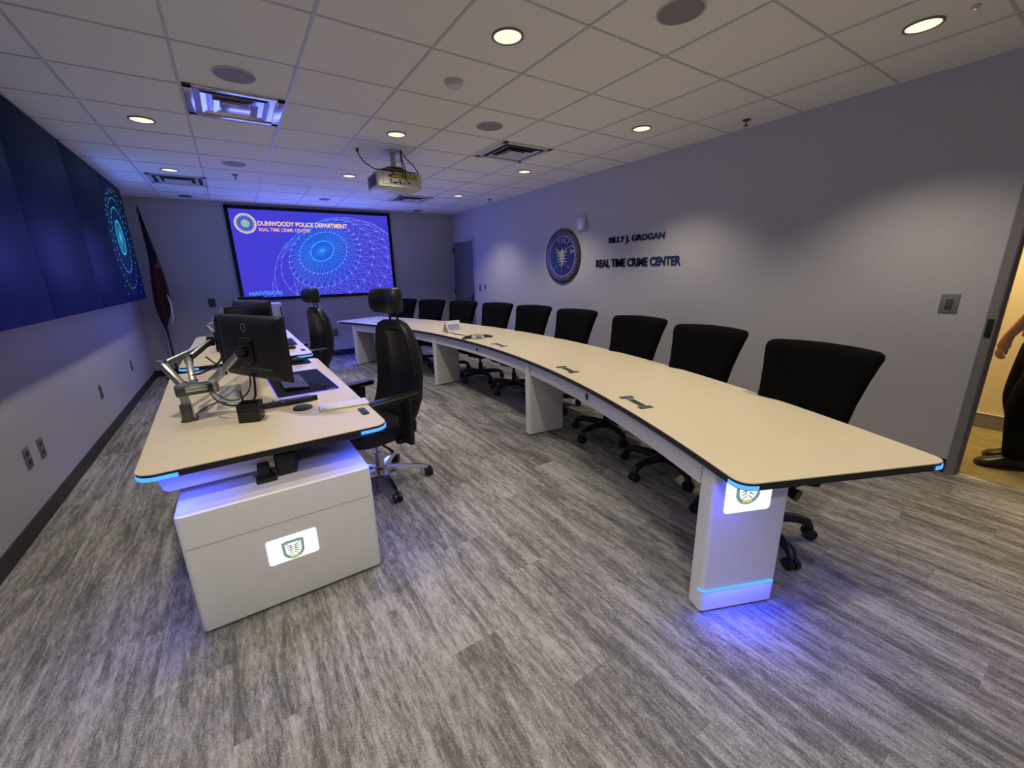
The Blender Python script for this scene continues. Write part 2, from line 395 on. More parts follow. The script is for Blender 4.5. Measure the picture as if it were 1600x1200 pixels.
# projector on its ceiling mount
o = thing('projector', 'white ceiling projector with yellow rear panel and hanging black cables', 'projector', (1.55, 4.53, ZC))
pz = -.30
obj('mount_pole', MB().cyl((.03, .01, 0), (.03, .01, -.17), .026).lathe([(.075, 0), (.075, -.012), (.03, -.016)], 24, Matrix.Translation((.03, .01, 0))), M_lgrey, o)
obj('mount_bracket', MB().box((.03, .01, -.185), (.20, .16, .02), .004).lathe([(.09, -.16), (.10, -.17), (.09, -.178)], 20, Matrix.Translation((.03, .01, 0))).box((.03, .0, -.206), (.36, .24, .012), .003, Matrix.Rotation(R(8), 3, 'Z')), M_grey, o)
obj('case', MB().box((.03, .02, pz), (.46, .36, .15), .022, seg=3), M_proj, o)
obj('rear_panel', MB().box((.035, -.162, pz+.008), (.36, .008, .105), .003), M_lgrey, o)
obj('label_panel', MB().box((.075, -.167, pz+.036), (.26, .006, .046), .002), M_projy, o)
cn = MB()
for x, z, ww, hh in ((-.10, .03, .026, .022), (-.10, -.005, .024, .010), (-.10, -.027, .024, .010), (-.055, -.028, .05, .012), (-.01, -.012, .02, .012), (.0, -.03, .03, .012), (.04, -.03, .018, .012), (.065, -.005, .01, .01), (.085, -.025, .022, .016)):
    cn.box((.03+x, -.170, pz+z), (ww, .006, hh), .001)
obj('connector', cn, M_plast, o)
obj('vent_grille', MB().box((-.201, .02, pz), (.006, .26, .10), .002), M_dgrey, o)
obj('lens', MB().lathe([(.045, 0), (.05, .02), (.045, .045), (.03, .04), (.001, .036)], 24, basis((.13, .195, pz), (1, 0, 0), (0, 0, -1), (0, 1, 0))), M_glass, o)
for pts in ([(-.30, .075, 0), (-.295, .07, -.05), (-.25, .04, -.13), (-.18, -.02, -.19), (-.10, -.10, -.21), (-.05, -.16, -.23), (-.03, -.175, pz+.04)],
            [(.09, -.06, 0), (.085, -.08, -.08), (.075, -.12, -.16), (.06, -.165, -.21), (.05, -.18, pz+.03)],
            [(.09, -.06, 0), (.10, -.07, -.10), (.10, -.13, -.18), (.085, -.175, -.23), (.08, -.18, pz)],
            [(.09, -.06, 0), (.13, -.08, -.07), (.20, -.12, -.15), (.225, -.15, -.21), (.22, -.16, -.24)]):
    obj('cable', MB().tube(pts, .0055, 8), M_plast, o)
obj('cable_plug', MB().cyl((-.30, .075, 0), (-.298, .073, -.035), .015, .010, 10), M_plast, o)

# ------------------------------------------------------------------ globe graphic (shown on both displays)
def globe_graphic(S, Rr, to3, clip, rings=(9, 19, 29.5, 40, 53, 66, 80), nseg=44, lw=.006, dot=.010, pole=(-.345, .565), sparse=False):
    """lines and nodes of a projected sphere net, clipped to the display"""
    pol = Vector(pole); pz_ = math.sqrt(1-pol.length_squared)
    zax = Vector((pol.x, pol.y, pz_)); xax = Vector((1, 0, -pol.x/pz_)).normalized(); yax = zax.cross(xax)
    def pt(c, l):
        d_ = zax*math.cos(c)+(xax*math.cos(l)+yax*math.sin(l))*math.sin(c)
        return Vector((S[0]+Rr*d_.x, S[1]+Rr*d_.y)), d_.z
    x0, x1, z0, z1 = clip
    ins = lambda p: x0 < p.x < x1 and z0 < p.y < z1
    L = MB(); N = MB()
    def seg(a, b, w_):
        if not (ins(a) or ins(b)): return
        if not (ins(a) and ins(b)):                        # shorten a line that leaves the display
            i_, o_ = (a, b) if ins(a) else (b, a); lo, hi = 0.0, 1.0
            for _ in range(12):
                m_ = (lo+hi)/2
                if ins(i_.lerp(o_, m_)): lo = m_
                else: hi = m_
            a, b = i_, i_.lerp(o_, lo)
        d_ = b-a
        if d_.length < 1e-5: return
        n_ = Vector((-d_.y, d_.x)).normalized()*w_/2
        L.quad(*[to3(p) for p in (a-n_, b-n_, b+n_, a+n_)])
    def dt(p, r):
        if ins(p): N.bm.faces.new([N.bm.verts.new(to3(Vector((p.x+r*math.cos(2*PI*k/8), p.y+r*math.sin(2*PI*k/8))), .001)) for k in range(8)])
    for i, c in enumerate(rings):
        c = R(c); m = 96
        for k in range(m):
            a, za = pt(c, 2*PI*k/m); b, zb = pt(c, 2*PI*(k+1)/m)
            if za > -.05 and not (sparse and (i > 2 or (i > 0 and k % 3 == 0))): seg(a, b, lw*(2.4 if i == 0 else 1.3 if i == 1 else .8))
        nn = nseg if i == 0 else 32 if i < 3 else 30
        for k in range(nn):
            p, z_ = pt(c, 2*PI*(k+.5*(i % 2))/nn)
            if z_ > -.05: dt(p, dot*(.5 if i == 0 else .8 if i < 3 else .75))
    P0, _ = pt(0, 0)
    for k in range(nseg): seg(P0, pt(R(rings[0]), 2*PI*k/nseg)[0], lw*.5)
    for i in range(0 if sparse else len(rings)-1):
        nn = 32 if i < 2 else 30
        for k in range(nn):
            a, za = pt(R(rings[i]), 2*PI*(k+.5*(i % 2))/nn)
            for dk in ((-1, 0, 1) if i else (-.5, 0, .5)):
                b, zb = pt(R(rings[i+1]), 2*PI*(k+.5*((i+1) % 2)+dk)/nn)
                if za > 0 and zb > -.05 and (a.x+b.x)/2 > P0.x-.42*Rr: seg(a, b, lw*.6)
    return L, N, P0
def graphic_mat(name, P0, axis, inner, outer, r, strength, bg=None):
    """display picture colour that changes with distance from the globe's pole"""
    nt = NT(name); tc = nt.add('ShaderNodeTexCoord')
    dn = nt.add('ShaderNodeVectorMath', operation='DISTANCE'); dn.inputs[1].default_value = P0
    nt.ln(tc.outputs['Object'], dn.inputs[0])
    dv = nt.add('ShaderNodeMath', operation='DIVIDE'); dv.inputs[1].default_value = r; nt.ln(dn.outputs['Value'], dv.inputs[0])
    rp = ramp(nt, dv.outputs[0], [(0, inner), (.25, inner), (1, outer)])
    nt.b.inputs['Base Color'].default_value = (.01, .01, .02, 1); nt.b.inputs['Roughness'].default_value = .5
    nt.ln(rp.outputs[0], nt.b.inputs['Emission Color']); nt.b.inputs['Emission Strength'].default_value = strength
    return nt.m

# projection screen on the back wall
SX0, SX1, SZ0, SZ1 = .0864, 2.8143, 1.128, 2.681
scr = thing('projection_screen', 'large black-framed projection screen showing a blue globe network picture', 'projection screen', (0, YB, 0))
fw = .055
fb = MB().box(((SX0+SX1)/2, -.02, SZ1-fw/2), (SX1-SX0, .04, fw), .004).box(((SX0+SX1)/2, -.02, SZ0+fw/2), (SX1-SX0, .04, fw), .004)
for x in (SX0+fw/2, SX1-fw/2): fb.box((x, -.02, (SZ0+SZ1)/2), (fw, .04, SZ1-SZ0), .004)
obj('frame', fb, M_black, scr)
clip = (SX0+fw, SX1-fw, SZ0+fw, SZ1-fw); yS = -.024
gS, gR = (1.96, 1.20), 1.37
to3 = lambda p, e=0: Vector((p.x, yS-.001-e, p.y))
L, N, P0 = globe_graphic(gS, gR, to3, clip)
p3 = (P0.x, yS, P0.y)
obj('picture', MB().box(((clip[0]+clip[1])/2, yS+.004, (clip[2]+clip[3])/2), (clip[1]-clip[0], .008, clip[3]-clip[2])), graphic_mat('screen_picture', p3, 'y', s2l((28, 66, 215)), s2l((66, 58, 208)), .75, 1.0), scr)
obj('globe_lines', L, graphic_mat('globe_line_colour', p3, 'y', s2l((48, 168, 255)), s2l((140, 158, 252)), 1.0, 1.0), scr, False, fixn=False)
obj('globe_nodes', N, emit('globe_node_colour', s2l((150, 205, 255)), 1.0), scr, False, fixn=False)['kind'] = 'stuff'
XZ = lambda x, z, e=.002: basis((x, yS-e, z), (1, 0, 0), (0, 0, 1), (0, -1, 0))
M_peach = emit('peach_title', s2l((255, 205, 160)), 1.0); M_pink = emit('pink_title', s2l((245, 175, 165)), 1.0); M_cy = emit('cyan_title', s2l((60, 160, 255)), 1.0)
obj('title_text', add_text(MB(), 'DUNWOODY POLICE DEPARTMENT', XZ(.530, 2.372), 1.455, .078, .0006, .03), M_peach, scr, False)
obj('subtitle_text', add_text(MB(), 'REAL TIME CRIME CENTER', XZ(.535, 2.283), .80, .058, .0006, .018), M_pink, scr, False)
obj('corner_text', add_text(MB(), 'HAIVISION', XZ(.225, 1.215), .50, .075, .0006, .02), M_cy, scr, False)
lg = obj('badge_logo', MB().lathe([(.16, 0), (.16, .001), (.001, .001)], 40, XZ(.352, 2.40)), emit('badge_cream', s2l((235, 215, 190)), 1.0), scr, False)
obj('badge_field', MB().lathe([(.126, .001), (.126, .0018), (.001, .0018)], 36, XZ(.352, 2.40)), emit('badge_blue', s2l((70, 105, 205)), 1.0), lg, False)
obj('badge_centre', MB().lathe([(.062, .0018), (.062, .0026), (.001, .0026)], 30, XZ(.352, 2.40)), emit('badge_green', s2l((150, 180, 170)), 1.0), lg, False)
bk = MB()
for k in range(26):
    a = 2*PI*k/26; bk.box((.352+.139*math.cos(a), yS-.0036, 2.40+.139*math.sin(a)), (.012, .001, .020), 0, Matrix.Rotation(-a+PI/2, 3, 'Y'))
for k in range(14):
    a = 2*PI*k/14; bk.box((.352+.09*math.cos(a), yS-.0044, 2.40+.09*math.sin(a)), (.016, .001, .022), 0, Matrix.Rotation(-a+PI/2, 3, 'Y'))
obj('badge_marks', bk, emit('badge_dark', s2l((45, 55, 110)), 1.0), lg, False)

# video wall of upright display panels along the left wall
VX, VZ0, VZ1, VY1 = -1.05, 1.268, 2.700, 7.88
seams = [VY1, 6.74, 5.43, 4.125, 2.82, 1.51, .20]
def vw_mat():
    nt = NT('video_wall_picture'); tc = nt.add('ShaderNodeTexCoord'); sp = nt.add('ShaderNodeSeparateXYZ'); nt.ln(tc.outputs['Object'], sp.inputs[0])
    mr = nt.add('ShaderNodeMapRange'); mr.inputs['From Min'].default_value = VZ0; mr.inputs['From Max'].default_value = VZ1; nt.ln(sp.outputs['Z'], mr.inputs['Value'])
    rp = ramp(nt, mr.outputs[0], [(0, (.0006, .002, .050)), (.45, (.0008, .002, .020)), (.75, (.001, .003, .012)), (1, (.001, .003, .008))])
    dn = nt.add('ShaderNodeVectorMath', operation='DISTANCE'); dn.inputs[1].default_value = (VX, 7.15, 2.0); nt.ln(tc.outputs['Object'], dn.inputs[0])
    r2 = ramp(nt, dn.outputs['Value'], [(0, (.004, .035, .10)), (.35, (.001, .008, .035)), (.75, (0, 0, 0))])
    ad = nt.add('ShaderNodeVectorMath', operation='ADD'); nt.ln(rp.outputs[0], ad.inputs[0]); nt.ln(r2.outputs[0], ad.inputs[1])
    nt.ln(ad.outputs[0], nt.b.inputs['Emission Color']); nt.b.inputs['Emission Strength'].default_value = 1.0
    nt.b.inputs['Base Color'].default_value = (.002, .003, .006, 1); nt.b.inputs['Roughness'].default_value = .42; nt.b.inputs['Specular IOR Level'].default_value = .025
    return nt.m
vw = thing('video_wall', 'long wall of dark blue display panels showing a glowing globe at its far end', 'video wall')
Mv = vw_mat()
for a, b in zip(seams[1:], seams):
    obj('display_panel', MB().box((VX-.03, (a+b)/2, (VZ0+VZ1)/2), (.06, b-a-.005, VZ1-VZ0), .002), Mv, vw)
obj('mounting_frame', MB().box(((VX-.06+XL)/2, (seams[0]+seams[-1])/2, (VZ0+VZ1)/2), (VX-.06-XL, seams[0]-seams[-1]-.08, VZ1-VZ0-.10)), M_black, vw)
to3v = lambda p, e=0: Vector((VX+.002+e, p.x, p.y))
L2, N2, Q0 = globe_graphic((7.36, 1.66), .95, to3v, (6.6, VY1-.02, VZ0+.03, VZ1-.03), lw=.008, dot=.016, rings=(13, 26, 38, 50, 62, 74), pole=(-.25, .40), sparse=True)
q3 = (VX+.003, Q0.x, Q0.y)
obj('globe_lines', L2, graphic_mat('wall_globe_lines', q3, 'x', s2l((50, 195, 245)), s2l((14, 40, 110)), .62, .9), vw, False, fixn=False)
obj('globe_nodes', N2, graphic_mat('wall_globe_nodes', q3, 'x', s2l((80, 200, 250)), s2l((80, 120, 200)), 1.0, .8), vw, False, fixn=False)['kind'] = 'stuff'

# ------------------------------------------------------------------ right wall seal, lettering, plates
WR = lambda y, z, e=0: basis((XR-e, y, z), (0, -1, 0), (0, 0, 1), (-1, 0, 0))
o = thing('wall_seal', 'round navy and bronze police seal mounted on the right wall', 'wall seal', (0, 0, 0))
sy_, sz_ = 4.885, 1.712
obj('outer_ring', MB().lathe([(.385, 0), (.385, .022), (.375, .027), (.30, .027), (.295, .02), (.295, 0)], 64, WR(sy_, sz_), cap=False), M_gold, o)
obj('field', MB().lathe([(.297, 0), (.297, .018), (.001, .018)], 56, WR(sy_, sz_)), M_navy, o)
obj('inner_ring', MB().lathe([(.29, .017), (.29, .022), (.278, .022), (.278, .017)], 56, WR(sy_, sz_), cap=False), M_mark, o)
tx = MB()
def ring_text(mb, s, rad, h, mid, sp, wd, flip=False, e=.018, M=None):
    n_ = len(s)
    for i, ch in enumerate(s):
        if ch == ' ': continue
        a = mid+(i-(n_-1)/2)*sp*(1 if flip else -1)
        rot = a-90 if not flip else a+90
        Mx = (M or WR(sy_, sz_, e)) @ Matrix.Rotation(R(a), 4, 'Z') @ Matrix.Translation((rad, 0, 0)) @ Matrix.Rotation(R(-90 if not flip else 90), 4, 'Z') @ Matrix.Translation((-wd/2, -h/2, 0))
        add_text(mb, ch, Mx, wd if ch != 'I' else wd*.3, h, .004, .02)
ring_text(tx, 'POLICE', .225, .07, 60, 19, .05)
obj('seal_lettering', tx, M_mark, o, False)
mk = MB()
for k in range(40):
    if k % 10 in (0,): continue
    a = 2*PI*k/40; mk.box((XR-.028, sy_-.338*math.cos(a), sz_+.338*math.sin(a)), (.004, .022, .040), .003, Matrix.Rotation(a-PI/2, 3, 'X'))
obj('rim_marks', mk, mat('seal_rim_marks', (.15, .11, .09), .35, metal=.2), o)['kind'] = 'stuff'
eg = MB()                                    # eagle relief: body, wings, shield, stars
eg.loft([[WR(sy_, sz_, .018) @ Vector((a*.05*s_, b*.115*s_-.01, z)) for a, b in sup(1, 1, 20, 2)] for s_, z in ((1, 0), (.8, .010), (.3, .014))])
for s_ in (-1, 1):
    for q in range(5):
        A = WR(sy_, sz_, .022) @ Vector((s_*.04, .05-q*.03, 0)); B = WR(sy_, sz_, .022) @ Vector((s_*(.13+.02*math.cos(q)), .12-q*.052, 0))
        eg.tube([A, (A+B)/2+Vector((-.004, 0, .006)), B], [.009, .011, .004], 6)
    for q in range(3):
        eg.lathe([(.011, 0), (.008, .006), (.001, .008)], 8, WR(sy_+s_*(.11+.03*q), sz_-.14-.015*q, .018))
eg.tube([WR(sy_, sz_, .022) @ Vector((-.06, -.11, 0)), WR(sy_, sz_, .024) @ Vector((0, -.135, 0)), WR(sy_, sz_, .022) @ Vector((.06, -.11, 0))], .008, 6)
eg.tube([WR(sy_, sz_, .022) @ Vector((0, -.13, 0)), WR(sy_, sz_, .022) @ Vector((0, -.23, 0))], [.012, .004], 6)
obj('eagle_relief', eg, M_mark, o)
for body, y0, y1, z0, hh, lab in (('BILLY J. GROGAN', 3.972, 3.128, 1.812, .094, 'upper line of black raised letters on the right wall'),
                                  ('REAL TIME CRIME CENTER', 4.19, 2.90, 1.538, .100, 'lower line of black raised letters on the right wall')):
    o = thing('wall_lettering', lab, 'wall lettering', (0, 0, 0), 0, 'raised wall lettering')
    b = text_mesh(body, y0-y1, hh, .012, .022)
    b.verts.ensure_lookup_table(); seen = set(); groups = []
    for v in b.verts:                        # one mesh per letter
        if v.index in seen: continue
        st = [v]; grp = []; seen.add(v.index)
        while st:
            q = st.pop(); grp.append(q.index)
            for e in q.link_edges:
                u_ = e.other_vert(q)
                if u_.index not in seen: seen.add(u_.index); st.append(u_)
        groups.append(set(grp))
    for grp in groups:
        L_ = MB(); mp = {}
        for f_ in b.faces:
            if f_.verts[0].index in grp:
                for v in f_.verts:
                    if v.index not in mp: mp[v.index] = L_.bm.verts.new(v.co)
                L_.bm.faces.new([mp[v.index] for v in f_.verts])
        L_.bm.transform(WR(y0, z0)); obj('letter', L_, M_letter, o, False)
    b.free()
def wallplate(name, label, cat, M, wd, hh, m, kind='outlet', group=None):
    o = thing(name, label, cat, (0, 0, 0), 0, group)
    def B(c, d_, bev=.002):
        return MB()._add(MB().box(c, d_, bev).bm, M)
    obj('cover_plate', B((0, 0, .003), (wd, hh, .006)), m, o)
    if kind == 'outlet':
        for s_ in (-1, 1): obj('socket', B((0, s_*hh*.22, .007), (wd*.5, hh*.27, .004), .003), M_dgrey if m is not M_lgrey else M_grey, o)
    elif kind == 'switch':
        obj('rocker', B((0, -hh*.02, .008), (wd*.36, hh*.5, .007), .002), M_dgrey, o)
    elif kind == 'reader':
        obj('key_face', B((0, hh*.1, .008), (wd*.6, hh*.5, .005), .002), M_dgrey, o)
    return o
WL = lambda y, z: basis((XL, y, z), (0, 1, 0), (0, 0, 1), (1, 0, 0))
WB = lambda x, z: basis((x, YB, z), (1, 0, 0), (0, 0, 1), (0, -1, 0))
for y, z, lab in ((3.72, .44, 'grey outlet plate on the left wall, nearer of the close pair'), (3.945, .43, 'grey outlet plate on the left wall, farther of the close pair'),
                  (5.553, .455, 'grey outlet plate alone midway along the left wall'), (7.108, .453, 'grey outlet plate low on the left wall nearest the flag')):
    wallplate('wall_outlet', lab, 'outlet', WL(y, z), .085, .135, M_grey, 'outlet', 'outlets along the left wall')
wallplate('wall_outlet', 'dark grey plate on the back wall left of the projection screen', 'outlet', WB(-.33, 1.13), .10, .14, M_dgrey)
wallplate('wall_outlet', 'grey outlet plate low on the back wall beneath the projection screen', 'outlet', WB(1.54, .45), .09, .15, M_grey)
wallplate('light_switch', 'dark grey light switch plate on the right wall near the open doorway', 'light switch', WR(.745, 1.22), .095, .13, M_grey, 'switch')
wallplate('light_switch', 'small grey switch plate beside the closed grey door', 'light switch', WR(7.43, 1.22), .09, .13, M_grey, 'switch')
wallplate('card_reader', 'pale access keypad on the right wall beside the closed grey door', 'card reader', WR(7.22, 1.22), .085, .19, M_lgrey, 'reader')
o = thing('alarm_strobe', 'white fire alarm strobe box on the wall above the round seal', 'alarm strobe')
obj('housing', MB()._add(MB().box((0, 0, .02), (.15, .17, .04), .006).bm, WR(4.475, 2.12)), M_lgrey, o)
obj('lens', MB()._add(MB().box((.012, -.015, .045), (.085, .085, .02), .006).bm, WR(4.475, 2.12)), M_paper, o)

# ------------------------------------------------------------------ flag in the back left corner
def flag_mat():
    nt = NT('flag_cloth'); tc = nt.add('ShaderNodeTexCoord')
    sp = nt.add('ShaderNodeSeparateXYZ'); nt.ln(tc.outputs['Object'], sp.inputs[0])
    mr = nt.add('ShaderNodeMapRange'); mr.inputs['From Min'].default_value = .9; mr.inputs['From Max'].default_value = 2.4; nt.ln(sp.outputs['Z'], mr.inputs['Value'])
    no = nt.add('ShaderNodeTexNoise', i_Scale=5.0, i_Detail=4.0); nt.ln(tc.outputs['Object'], no.inputs['Vector'])
    rp = ramp(nt, mr.outputs[0], [(0, (.055, .007, .010)), (.5, (.085, .010, .014)), (.56, (.012, .011, .025)), (1, (.010, .010, .022))])
    r2 = ramp(nt, no.outputs['Fac'], [(.60, (0, 0, 0)), (.66, (1, 1, 1))])
    mx = nt.add('ShaderNodeMix', data_type='RGBA'); nt.ln(r2.outputs[0], mx.inputs[0]); nt.ln(rp.outputs[0], mx.inputs[6]); mx.inputs[7].default_value = (.17, .10, .05, 1)
    nt.ln(mx.outputs[2], nt.b.inputs['Base Color']); nt.b.inputs['Roughness'].default_value = .85
    return nt.m
o = thing('flag', 'furled dark red flag on a tall pole in the back left corner', 'flag', (-.955, 8.28, 0))
obj('pole', MB().cyl((0, 0, .04), (0, 0, 2.45), .013), M_base, o)
obj('stand', MB().lathe([(.15, 0), (.15, .02), (.06, .045), (.02, .09), (.001, .09)], 28), M_base, o)
obj('finial', MB().lathe([(.012, 2.45), (.022, 2.47), (.016, 2.50), (.001, 2.57)], 14), M_gold, o)
rings = []
for k in range(26):
    t_ = k/25; z = 2.42-1.62*t_; wd = .015+.066*max(0, math.sin(PI*min(1, t_)**1.9))
    rings.append([((wd*(1+.35*math.sin(5*a+z*3)))*math.cos(a)+.045*math.sin(PI*t_), .75*wd*(1+.35*math.sin(4*a+1+z*2))*math.sin(a)-.01, z+.03*math.cos(a)) for a in (2*PI*q/28 for q in range(28))])
obj('cloth', MB().loft(rings), flag_mat(), o)
obj('fringe', MB().tube([(.10, -.05, 1.35), (.125, -.06, 1.15), (.11, -.05, .95), (.07, -.03, .84)], [.004, .012, .012, .004], 8), M_paper, o)

# ------------------------------------------------------------------ shield emblem used on lit panels
def shield_parts(parent, M, h):
    """crest on a lit panel: shield outline, eagle, base tab; M maps local x right, y up, z out"""
    hw = h*.47
    def outline(s_):
        p = [(-hw*s_, h*.42*s_), (-hw*.5*s_, h*.48*s_), (0, h*.46*s_), (hw*.5*s_, h*.48*s_), (hw*s_, h*.42*s_)]
        for k in range(1, 10):
            t_ = k/10; a = PI*t_; p.append((hw*s_*math.cos(a)*1.0, (-.05-.47*math.sin(a))*h*s_))
        return p
    A, B = outline(1), outline(.74); rim = MB()
    rim.loft([[M @ Vector((x, y, .0004)) for x, y in A], [M @ Vector((x, y, .0012)) for x, y in A], [M @ Vector((x, y, .0012)) for x, y in B], [M @ Vector((x, y, .0004)) for x, y in B]], cap=False)
    sh = obj('shield_rim', rim, emit('shield_green', s2l((120, 148, 135)), 1.0), parent, False)
    eg = MB()
    for s_ in (-1, 1):
        for q in range(4):
            a = Vector((s_*h*.05, h*(.16-.08*q), .0008)); b = Vector((s_*h*(.30-.02*q), h*(.24-.14*q), .0008))
            n_ = Vector((0, h*.030, 0)); eg.quad(M @ (a-n_), M @ (b-n_*.4), M @ (b+n_*.4), M @ (a+n_))
        a = Vector((s_*h*.02, -h*.18, .0008)); b = Vector((s_*h*.18, -h*.30, .0008)); n_ = Vector((0, h*.02, 0))
        eg.quad(M @ (a-n_), M @ (b-n_), M @ (b+n_), M @ (a+n_))
    for k in range(6): 
        c = Vector((h*(-.25+.1*k), h*(.345 if 0 < k < 5 else .31), .0008)); d_ = h*.026
        eg.quad(*[M @ (c+Vector((x*d_, y*d_, 0))) for x, y in ((-1, -1), (1, -1), (1, 1), (-1, 1))])
    obj('shield_eagle', eg, emit('shield_dark', s2l((95, 115, 105)), 1.0), sh, False, fixn=False)
    obj('shield_tab', MB()._add(MB().box((0, -h*.40, .0012), (h*.34, h*.10, .001)).bm, M), emit('shield_gold', s2l((205, 205, 130)), 1.0), sh, False)

def corner_strip(poly_pts, z0, z1, m=M_led, t_=.004):
    """a light strip that follows an outline piece"""
    out = []; mb = MB(); n_ = len(poly_pts)
    for i, p in enumerate(poly_pts):
        a = Vector(poly_pts[max(0, i-1)]); b = Vector(poly_pts[min(n_-1, i+1)]); d_ = (b-a).normalized(); nn = Vector((d_.y, -d_.x))
        q = Vector(p); o_ = q+nn*t_; out.append([(q.x, q.y, z0), (o_.x, o_.y, z0), (o_.x, o_.y, z1), (q.x, q.y, z1)])
    return mb.loft(out)
def led_lamp(parent, loc, energy, d=(0, 0, -1), xax=(1, 0, 0)):
    o = area_lamp('edge_lamp', loc, xax, d, .16, .02, energy, (.025, .045, 1)); o.data.spread = R(150); o.parent = parent; return o

# ------------------------------------------------------------------ curved conference table
CC = Vector((-6.4, 4.24)); RI, RO, TZ = 8.60, 9.515, .74
TH = 24.55
pol_ = lambda r, th: (CC.x+r*math.cos(R(th)), CC.y+r*math.sin(R(th)))
tbl = thing('conference_table', 'long curved white conference table with black edge and glowing blue corners', 'conference table', (0, 0, 0))
def arc_outline(ri, ro, th, rad, n=56):
    """outline going: inner edge from -th to th, then outer edge back; corners rounded. Returns points and the corner pieces"""
    dI, dO = math.degrees(rad/ri), math.degrees(rad/ro); P = []; corners = []
    def corner(p, c, q):
        p, c, q = Vector(p), Vector(c), Vector(q); pts = []
        for k in range(9):
            s_ = k/8; pts.append((p*(1-s_)**2+c*2*s_*(1-s_)+q*s_*s_))
        return [tuple(v) for v in pts]
    inner = [pol_(ri, -th+dI+(2*th-2*dI)*k/n) for k in range(n+1)]
    outer = [pol_(ro, th-dO-(2*th-2*dO)*k/n) for k in range(n+1)]
    c0 = corner(pol_(ri+rad, -th), pol_(ri, -th), inner[0]); c1 = corner(inner[-1], pol_(ri, th), pol_(ri+rad, th))
    c2 = corner(pol_(ro-rad, th), pol_(ro, th), outer[0]); c3 = corner(outer[-1], pol_(ro, -th), pol_(ro-rad, -th))
    P = c0+inner[1:-1]+c1+c2+outer[1:-1]+c3
    return P, (c0, c1, c2, c3)
P, cs = arc_outline(RI, RO, TH, .07)
Pc = [(x, y) for x, y in P]
obj('edge_band', MB().prism(Pc, TZ-.032, TZ-.004), M_edge, tbl)
obj('tabletop', MB().prism(Pc, TZ-.004, TZ), M_white, tbl)
for i, c in enumerate(cs):
    # extend the strip a little along the straight end and the long edge
    obj('corner_light', corner_strip(c[::-1], TZ-.028, TZ-.013), M_led, tbl)
    m_ = Vector(c[4]); inw = (Vector(pol_((RI+RO)/2, (-1 if i in (0, 3) else 1)*(TH-1)))-m_).normalized(); off = m_+inw*.02
    led_lamp(tbl, (off.x, off.y, TZ-.036), .9)
legth = [-23.1, -8.25, 6.65, 21.6]
for i, th in enumerate(legth):
    e_r = Vector((math.cos(R(th)), math.sin(R(th)), 0)); e_t = Vector((-e_r.y, e_r.x, 0)); s_ = -1 if i < 2 else 1
    o3 = Vector((*pol_(RI+.018, th), 0)); Ml = basis(o3, e_r, e_t, (0, 0, 1))
    lg = obj('leg', MB()._add(MB().prism(rrect(0, .375, -.047, .047, .02), .012, TZ-.032, bev=0).bm, Ml), M_cab, tbl)
    obj('plinth', MB()._add(MB().box((.19, 0, .006), (.35, .07, .012)).bm, Ml), M_base, lg)
    if i == 0 or i == 3:
        sg = -1 if i == 0 else 1
        # panel on the end face: local x along radius
        Mp = basis(o3+e_t*sg*.0475+Vector((0, 0, 0)), e_r if sg < 0 else -e_r, (0, 0, 1), e_t*sg)
        px0 = .17 if sg < 0 else -.17
        pn = obj('lit_panel', MB()._add(MB().prism(rrect(px0-.110, px0+.110, .500, .680, .016), -.001, .002).bm, Mp), M_lit, lg, False)
        shield_parts(pn, Mp @ Matrix.Translation((px0-.005, .600, .002)), .125)
        st = rrect(-.004, .379, -.051, .051, .024)
        if sg < 0: seq = [p for p in st if p[1] < -.02 and p[0] < .36]
        else: seq = [p for p in st if p[1] > .02 and p[0] < .36]
        seq.sort(key=lambda p: (p[0], -p[1]) if sg < 0 else (-p[0], p[1]))
        seq.sort(key=lambda p: p[0] if abs(p[1]) > .0505 or p[0] > .01 else p[0]-1+abs(p[1]))
        w_ = [Vector((q.x, q.y)) for q in (Ml @ Vector((x, y, 0)) for x, y in seq)]
        tb = MB().tube([(v.x, v.y, .118) for v in w_], .0055, 8)
        obj('light_strip', tb, M_led, lg)
        lm = Ml @ Vector((.19, sg*.064, .118)); al = area_lamp('strip_lamp', lm, e_r, e_t*sg*.75+Vector((0, 0, -1)), .34, .012, 1.7, (.025, .045, 1)); al.parent = tbl
# apron between the legs
edges_ = [(-TH+2.2+.38*0-.0, None)]
for a, b in zip(legth, legth[1:]):
    a2, b2 = a+.36, b-.36; ap = MB(); r0, r1 = RI+.030, RI+.048
    pr = [pol_(r0, a2+(b2-a2)*k/14) for k in range(15)]+[pol_(r1, b2-(b2-a2)*k/14) for k in range(15)]
    ap.prism(pr, .595, TZ-.032); apo = obj('apron', ap, M_cab, tbl)
    m_ = (a+b)/2-.0; th = {-15.675: -15.0}.get(round(m_, 3), m_)
    c = pol_(RI+.028, th); er = Vector((math.cos(R(th)), math.sin(R(th)), 0))
    obj('cable_port', MB().lathe([(.016, 0), (.016, .004), (.001, .004)], 16, basis((c[0], c[1], .655), (-er.y, er.x, 0), (0, 0, 1), -er) @ Matrix.Scale(1.5, 4, (0, 1, 0))), M_plast, apo)
